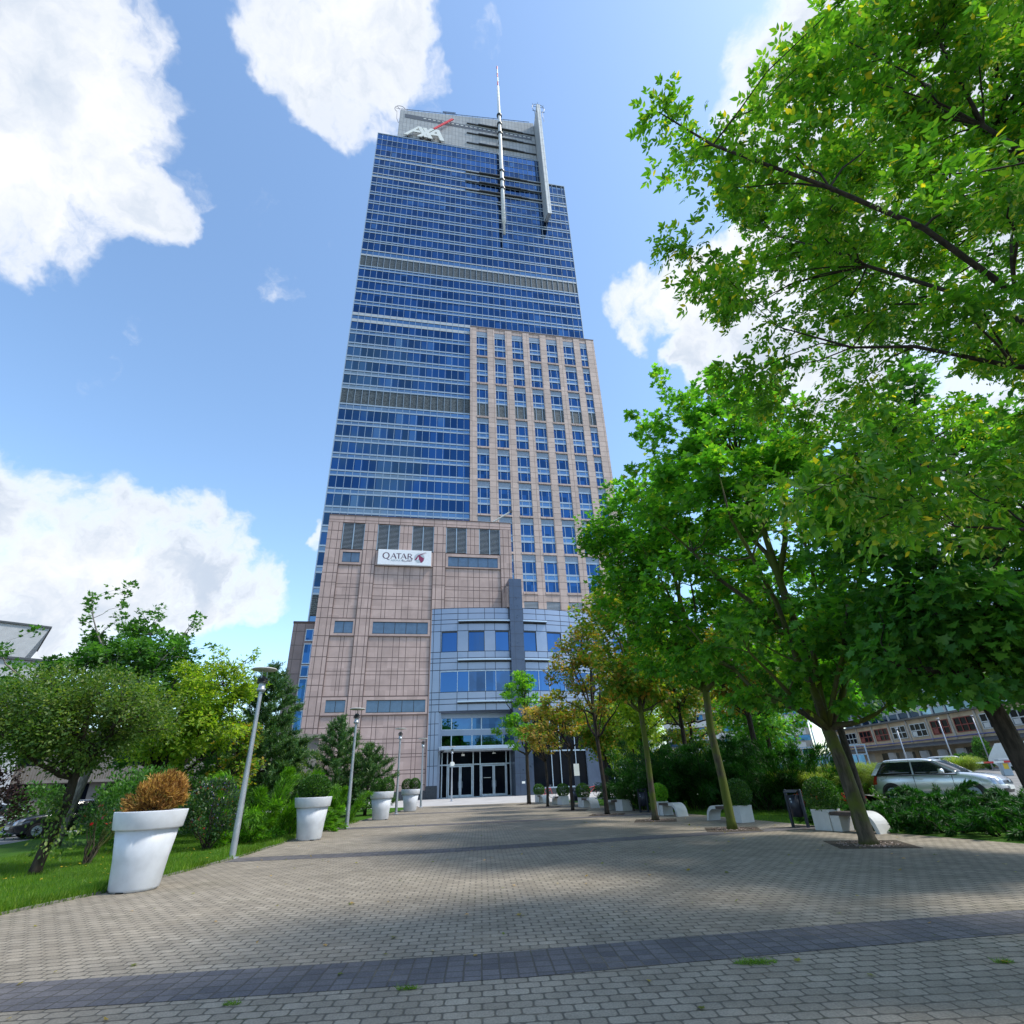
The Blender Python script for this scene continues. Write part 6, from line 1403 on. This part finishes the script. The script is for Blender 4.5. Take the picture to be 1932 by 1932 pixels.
pine('pine_tree', 'tall dark pine behind the nearest lamp post', (-12.4, 27.3), 7.2, 2.3, 51, .8, 13, 1.25)
pine('pine_tree', 'pine with a spiky top before the pink podium, left of the second lamp post', (-11.3, 35.4), 5.5, 1.9, 52, .6, 10)
pine('pine_tree', 'lower pine before the pink podium, right of the second lamp post', (-9.6, 36.4), 3.9, 1.9, 53, .4, 8)
juniper('juniper', 'big bright green juniper with an arching plume, behind the second round planter', (-9.9, 22.8), 26, 2.7, 3.0, 'lf_juni', 61, .72, 1000, .10, els=(.3, 1.15))
juniper('juniper', 'bright green juniper around the second lamp post', (-9.0, 28.3), 24, 1.9, 1.9, 'lf_juni', 62, .8, 850, .10, els=(.3, 1.15))
juniper('juniper', 'low bright juniper in front of the second lamp post', (-8.75, 25.0), 20, 1.0, .8, 'lf_juni', 63, 1.0, 260, .10)
juniper('juniper', 'low green juniper behind the second round planter on the lawn', (-9.6, 20.6), 18, .9, .8, 'lf_juni', 64, 1.0, 240, .10)
b_ = shrub('berry_bush', 'rounded bush with bluish berries and a few red leaves, left of the nearest lamp post', 'bush', (-9.85, 19.0), [(0, 0, 1.1, .88, .82, .82)], 4600, T_OVAL, .085, 'lf_mahonia', 71, None, 14, .018, rmin=.5, lump=70, lumpr=.2)
g = np.random.default_rng(5); P = ell_points(g, [(0, 0, 1.1, .85, .8, .8)], 420, .85); V, Lo, Z = leaves((T_OVAL[0] * [1, 1.6, 1], T_OVAL[1]), P, g.normal(size=P.shape), g.normal(size=P.shape), np.full(420, .045)); arrmesh('berries', V, Lo, Z, M['berry'], b_)
b_ = shrub('rose_bush', 'thin twiggy rose bush with red hips beside the nearest round planter', 'bush', (-11.45, 16.25), [(.1, 0, 1.05, .75, .6, .42)], 800, T_OVAL, .075, 'lf_mahonia', 72, None, 16, .022, 'bark', rmin=.3, lump=24, lumpr=.2)
P = ell_points(g, [(.1, 0, 1.0, .7, .6, .4)], 8, .85); V, Lo, Z = leaves((T_OVAL[0] * [1, 1.8, 1], T_OVAL[1]), P, g.normal(size=P.shape), g.normal(size=P.shape), np.full(8, .09)); arrmesh('rose_hip', V, Lo, Z, M['berry_r'], b_)
shrub('rose_bush', 'sparse rose bush cut by the left picture edge', 'bush', (-10.6, 11.2), [(0, 0, .85, .7, .5, .5)], 600, T_OVAL, .075, 'lf_olive', 73, None, 10, .012, rmin=.3, lump=20, lumpr=.2)
shrub('purple_bush', 'dark purple leaved bush at the left picture edge', 'bush', (-15.4, 16.2), [(0, 0, 1.55, 1.6, 1.3, 1.15)], 6500, T_OVAL, .08, 'lf_purple', 74, None, 12, .03, rmin=.35, lump=110, lumpr=.25)
shrub('garden_bush', 'deep green bush behind the dead bush and nearest round planter', 'bush', (-12.3, 19.2), [(0, 0, 1.25, 1.3, 1.1, 1.15)], 5200, T_OVAL, .10, 'lf_dark', 75, None, 12, .025, rmin=.4, lump=90, lumpr=.28)
shrub('garden_bush', 'wide green bush behind the berry bush', 'bush', (-13.4, 26.0), [(0, 0, 1.2, 1.9, 1.3, 1.2)], 4600, T_OVAL, .11, 'lf_dark', 76, None, 12, .025, rmin=.4, lump=90, lumpr=.3)
shrub('garden_bush', 'grey green willow like bush between the dark pine and the podium', 'bush', (-12.2, 32.0), [(0, 0, 2.0, 1.2, 1.1, 1.8)], 4600, T_LANCE, .11, 'lf_round', 77, None, 12, .025, rmin=.4, lump=90, lumpr=.3)
shrub('garden_bush', 'low shaded bush under the ash leaf tree', 'bush', (-15.0, 22.6), [(0, 0, .9, 1.5, 1.1, .9)], 3600, T_OVAL, .10, 'lf_dark', 78, None, 10, .02, rmin=.4, lump=70, lumpr=.28)
for i, (x, y, r_) in enumerate(((-19.3, 30.5, 1.8), (-16.2, 32.5, 1.9), (-13.8, 37.5, 2.0), (-12.0, 42.0, 1.8), (-22.8, 28.0, 1.2))):
    shrub('hedge_bush', ['hedge bush by the side road left of the pale trunk', 'hedge bush by the side road behind the garden', 'hedge bush behind the two podium pines', 'hedge bush at the foot of the pink podium', 'small hedge bush at the far left of the side road'][i], 'bush', (x, y), [(0, 0, 1.1, r_, r_ * .8, 1.15)], 3000, T_OVAL, .13, 'lf_dark', 80 + i, 'hedge bushes along the side road', 8, .02, rmin=.45, lump=60, lumpr=.35)
# ---- right side
GJ = 'dark junipers behind the benches'
for i, (x, y, h, ln, lab) in enumerate(((6.8, 31.4, 3.1, 2.1, 'left dark juniper of the group, overhanging the second litter bin'), (8.5, 30.4, 3.2, 2.2, 'second dark juniper of the group behind the third bench'), (10.2, 28.9, 3.0, 2.2, 'third dark juniper of the group behind the second bench'), (11.9, 26.2, 2.4, 1.9, 'right dark juniper of the group beside the lawn tree'))):
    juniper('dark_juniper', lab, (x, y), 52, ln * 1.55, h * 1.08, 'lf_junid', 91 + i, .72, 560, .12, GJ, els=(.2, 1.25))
juniper('cypress_shrub', 'lighter green feathery cypress shrub right of the lawn tree', (12.9, 29.3), 40, 2.2, 2.9, 'lf_juni', 97, .55, 150, .17)
GH = 'low juniper hedge in front of the silver car'
hs = [(9.75, 18.1), (10.35, 16.9), (10.95, 15.75), (11.5, 14.6), (12.1, 13.4), (12.9, 12.0), (11.5, 19.0), (12.2, 17.8), (12.8, 16.6), (13.4, 15.3), (14.0, 14.0), (13.2, 19.6), (14.4, 17.4), (15.2, 15.8)]
hl = ['front hedge juniper nearest the first bench', 'second front hedge juniper from the bench', 'third front hedge juniper from the bench', 'fourth front hedge juniper from the bench', 'fifth front hedge juniper, toward the right picture edge', 'front hedge juniper at the right picture edge', 'middle hedge juniper behind the nearest cube planter', 'middle hedge juniper behind the first bench end', 'middle hedge juniper before the car door', 'middle hedge juniper before the car wing', 'middle hedge juniper before the car bumper', 'back hedge juniper below the car tail', 'back hedge juniper below the car door handle', 'back hedge juniper below the front wheel']
for i, (x, y) in enumerate(hs):
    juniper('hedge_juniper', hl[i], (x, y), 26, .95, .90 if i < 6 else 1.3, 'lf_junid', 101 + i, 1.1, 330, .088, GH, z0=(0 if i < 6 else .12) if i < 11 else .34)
juniper('hedge_juniper', 'single upright juniper tip standing above the hedge before the car tail', (13.6, 20.4), 9, .85, 1.3, 'lf_junid', 130, .6, 90, .12, GH, z0=.15)
def grass_clump(label, q, h, r_, n_, leaf, seed, group, z0):
    g = np.random.default_rng(seed); t_ = thing('grass_clump', label, 'ornamental grass', (*q, z0), 0, group)
    an = g.uniform(0, 6.28, n_); P = np.stack([.25 * r_ * np.cos(an) * g.random(n_), .25 * r_ * np.sin(an) * g.random(n_), np.zeros(n_)], 1); S = h * g.uniform(.6, 1.1, n_)
    T1 = unit(np.stack([np.cos(an) * .3, np.sin(an) * .3, np.ones(n_)], 1) + g.normal(size=(n_, 3)) * .12)
    out_ = np.stack([np.cos(an), np.sin(an), np.zeros(n_)], 1)
    p0 = P; p1 = p0 + T1 * (S * .55)[:, None]; p2 = p1 + unit(T1 + out_ * .6) * (S * .4)[:, None]; p3 = p2 + unit(out_ + np.array([0, 0, -.35])) * (S * .35 * g.uniform(.4, 1.3, n_))[:, None] * r_
    w_ = np.cross(out_, [0, 0, 1.0]) * .012
    V = np.stack([p0 - w_, p0 + w_, p1 - w_, p1 + w_, p2 - w_ * .8, p2 + w_ * .8, p3], 1).reshape(-1, 3); b = np.arange(n_)[:, None] * 7
    L = (b + np.array([0, 1, 3, 2, 2, 3, 5, 4, 4, 5, 6])).ravel(); Z = np.tile([4, 4, 3], n_)
    arrmesh('blades', V, L, Z, M[leaf], t_)
gs = [(24.0, 28.5, 1.35), (25.3, 29.5, 1.3), (26.1, 27.4, 1.2), (27.5, 30, 1.55), (28.7, 30.5, 1.5), (29.7, 33, 1.5), (31.2, 36, 1.3), (36.6, 45.5, 1.6)]
gl_ = ['leftmost ornamental grass clump beside the cypress shrub', 'ornamental grass clump left of the slender pole', 'short ornamental grass clump above the litter bin', 'tall ornamental grass clump right of the slender pole', 'ornamental grass clump touching the leaning maple trunk', 'ornamental grass clump right of the leaning maple trunk', 'ornamental grass clump before the car tail', 'bright ornamental grass clump in front of the pale estate car']
for i, (az, r_, h) in enumerate(gs):
    q = dirpt(az, r_); grass_clump(gl_[i], q, h, 1.0, 1500, 'lf_orn', 140 + i, 'ornamental grasses by the parking lot', LZ(*q) - .05)
for i, (az, r_) in enumerate(((25.0, 25.0), (28.6, 25.5))):
    q = dirpt(az, r_); g = np.random.default_rng(150 + i); t_ = thing('flower_bed', ['red flower cluster above the nearest litter bin', 'red flower cluster behind the leaning maple trunk'][i], 'flowers', (*q, .1), 0, 'red flowers by the grasses')
    P = ell_points(g, [(0, 0, .42, .45, .35, .32)], 300, .2); V, Lo, Z = leaves(T_OVAL, P, g.normal(size=P.shape), g.normal(size=P.shape), np.full(300, .07)); arrmesh('petals', V, Lo, Z, M['fl_red'], t_)
    P = ell_points(g, [(0, 0, .25, .5, .4, .28)], 700, .2); V, Lo, Z = leaves(T_OVAL, P, g.normal(size=P.shape) + [0, 0, .5], g.normal(size=P.shape), np.full(700, .09)); arrmesh('foliage', V, Lo, Z, M['lf_dark'], t_)
for i, (x, y, r_) in enumerate(((15.5, 24.5, 1.2), (17.5, 27.5, 1.4))):
    shrub('parking_bush', ['low green bush below the grasses beside the parking lot', 'low green bush behind the parked silver car tail'][i], 'bush', (x, y), [(0, 0, .55, r_, r_, .55)], 2000, T_OVAL, .1, 'lf_dark', 160 + i, None, 6, .015, rmin=.4, z0=.1)
for i, (az, r_, h) in enumerate(((38.2, 80, 3.2), (39.3, 76, 2.2), (37.0, 82, 1.6))):
    q = dirpt(az, r_); shrub('clipped_conifer', ['tall pointed green conifer before the workshop wall', 'short green conifer behind the barrier', 'low hedge piece behind the barrier'][i], 'bush', q, [(0, 0, h * .5 + LZ(*q), .8 if i < 2 else 2.5, .8, h * .5)], 1500, T_OVAL, .22, 'lf_dark', 170 + i, None, 3, .03, z0=LZ(*q))
# ---- grass and litter
def inside(poly, X, Y):
    r_ = np.zeros(len(X), bool); n_ = len(poly)
    for i in range(n_):
        x1, y1 = poly[i][:2]; x2, y2 = poly[(i + 1) % n_][:2]
        c = ((y1 > Y) != (y2 > Y)) & (X < (x2 - x1) * (Y - y1) / (y2 - y1 + 1e-12) + x1); r_ ^= c
    return r_
def lawn_grass(name, poly, box, n_, h, seed, nearw):
    g = np.random.default_rng(seed); X = g.uniform(box[0], box[1], n_); Y = box[2] + (box[3] - box[2]) * g.random(n_) ** nearw
    k = inside(poly, X, Y); X = X[k]; Y = Y[k]; m_ = len(X)
    P = np.stack([X, Y, np.zeros(m_)], 1); T = unit(g.normal(size=(m_, 3)) * [.45, .45, .1] + [0, 0, 1]); N = unit(g.normal(size=(m_, 3)) * [1, 1, .2])
    sc_ = .7 + .7 * (np.sin(X * 3.1) * np.sin(Y * 2.3) + 1) / 2
    V, Lo, Z = leaves(T_BLADE, P, T, N, h * g.uniform(.5, 1.2, m_) * sc_); o = arrmesh(name, V, Lo, Z, M['lf_grass']); o['kind'] = 'stuff'; return o
LL = EDGE_L[::-1] + [(-18, -12), (-20.2, 15), (-20.9, 24.6), (-23.0, 30.5), (-24, 47)]
tag(lawn_grass('lawn_grass', LL, (-16, -7.5, 8.5, 26), 120000, .075, 201, 1.5), 'short green lawn grass left of the paving', 'grass')
tag(lawn_grass('lawn_edge_grass', [(a[0] + .02, a[1]) for a in EDGE_L] + [(a[0] - .45, a[1]) for a in EDGE_L[::-1]], (-9.2, -7.4, 8.8, 30), 60000, .15, 202, 1.6), 'longer grass fringe along the left kerb', 'grass')
RL = EDGE_R[::-1] + [(4.2, 50), (13, 44), (19, 30), (21, 8), (24, -12)]
tag(lawn_grass('lawn_grass', RL, (3.5, 13.5, 18, 40), 50000, .085, 203, 1.3), 'lawn grass between the cube planters and dark junipers', 'grass')
g = np.random.default_rng(9)
def scatter(name, n_, box, mat, size, label, cat, z=.012, poly=None, flat=True):
    X = g.uniform(box[0], box[1], n_); Y = g.uniform(box[2], box[3], n_)
    if poly: k = inside(poly, X, Y); X, Y = X[k], Y[k]
    m_ = len(X); P = np.stack([X, Y, np.full(m_, z)], 1); V, Lo, Z = leaves(T_MAPLES, P, g.normal(size=(m_, 3)) * [1, 1, .1], np.array([0, 0, 1]) + g.normal(size=(m_, 3)) * .25, size * g.uniform(.5, 1.2, m_))
    o = arrmesh(name, V, Lo, Z, M[mat]); o['kind'] = 'stuff'; tag(o, label, cat)
scatter('fallen_leaves', 220, (-7, 9.5, 4.5, 26), 'lf_rust', .07, 'scattered dry leaves on the paving', 'leaves', poly=EDGE_L + EDGE_R)
scatter('lawn_flowers', 130, (-14, -8, 10, 20), 'fl_yel', .05, 'tiny yellow flowers in the left lawn', 'flowers', .06, poly=LL)
def weed(label, q, n_, r_, seed):
    g2 = np.random.default_rng(seed); t_ = thing('weed_tuft', label, 'weeds', (*q, .004), 0, 'weed tufts in the dark paver strip'); an = g2.uniform(0, 6.28, n_); rr = r_ * g2.random(n_) ** .6
    P = np.stack([rr * np.cos(an) * 1.6, rr * np.sin(an) * .6, np.zeros(n_)], 1); V, Lo, Z = leaves(T_BLADE, P, g2.normal(size=(n_, 3)) * [1, 1, .2] + [0, 0, .5], g2.normal(size=(n_, 3)) + [0, 0, .6], .05 * g2.uniform(.5, 1.3, n_)); arrmesh('blades', V, Lo, Z, M['lf_grass'], t_)
weed('largest weed tuft on the dark paver strip in the right foreground', (2.05, 6.15), 420, .12, 1)
weed('small weed tuft on the near edge of the dark paver strip, centre foreground', (-1.05, 5.82), 150, .06, 2)
weed('small weed tuft on the paving in the right foreground', (4.1, 5.9), 120, .06, 3)
weed('tiny weed tuft at the left end of the dark paver strip', (-2.45, 5.62), 90, .05, 4)
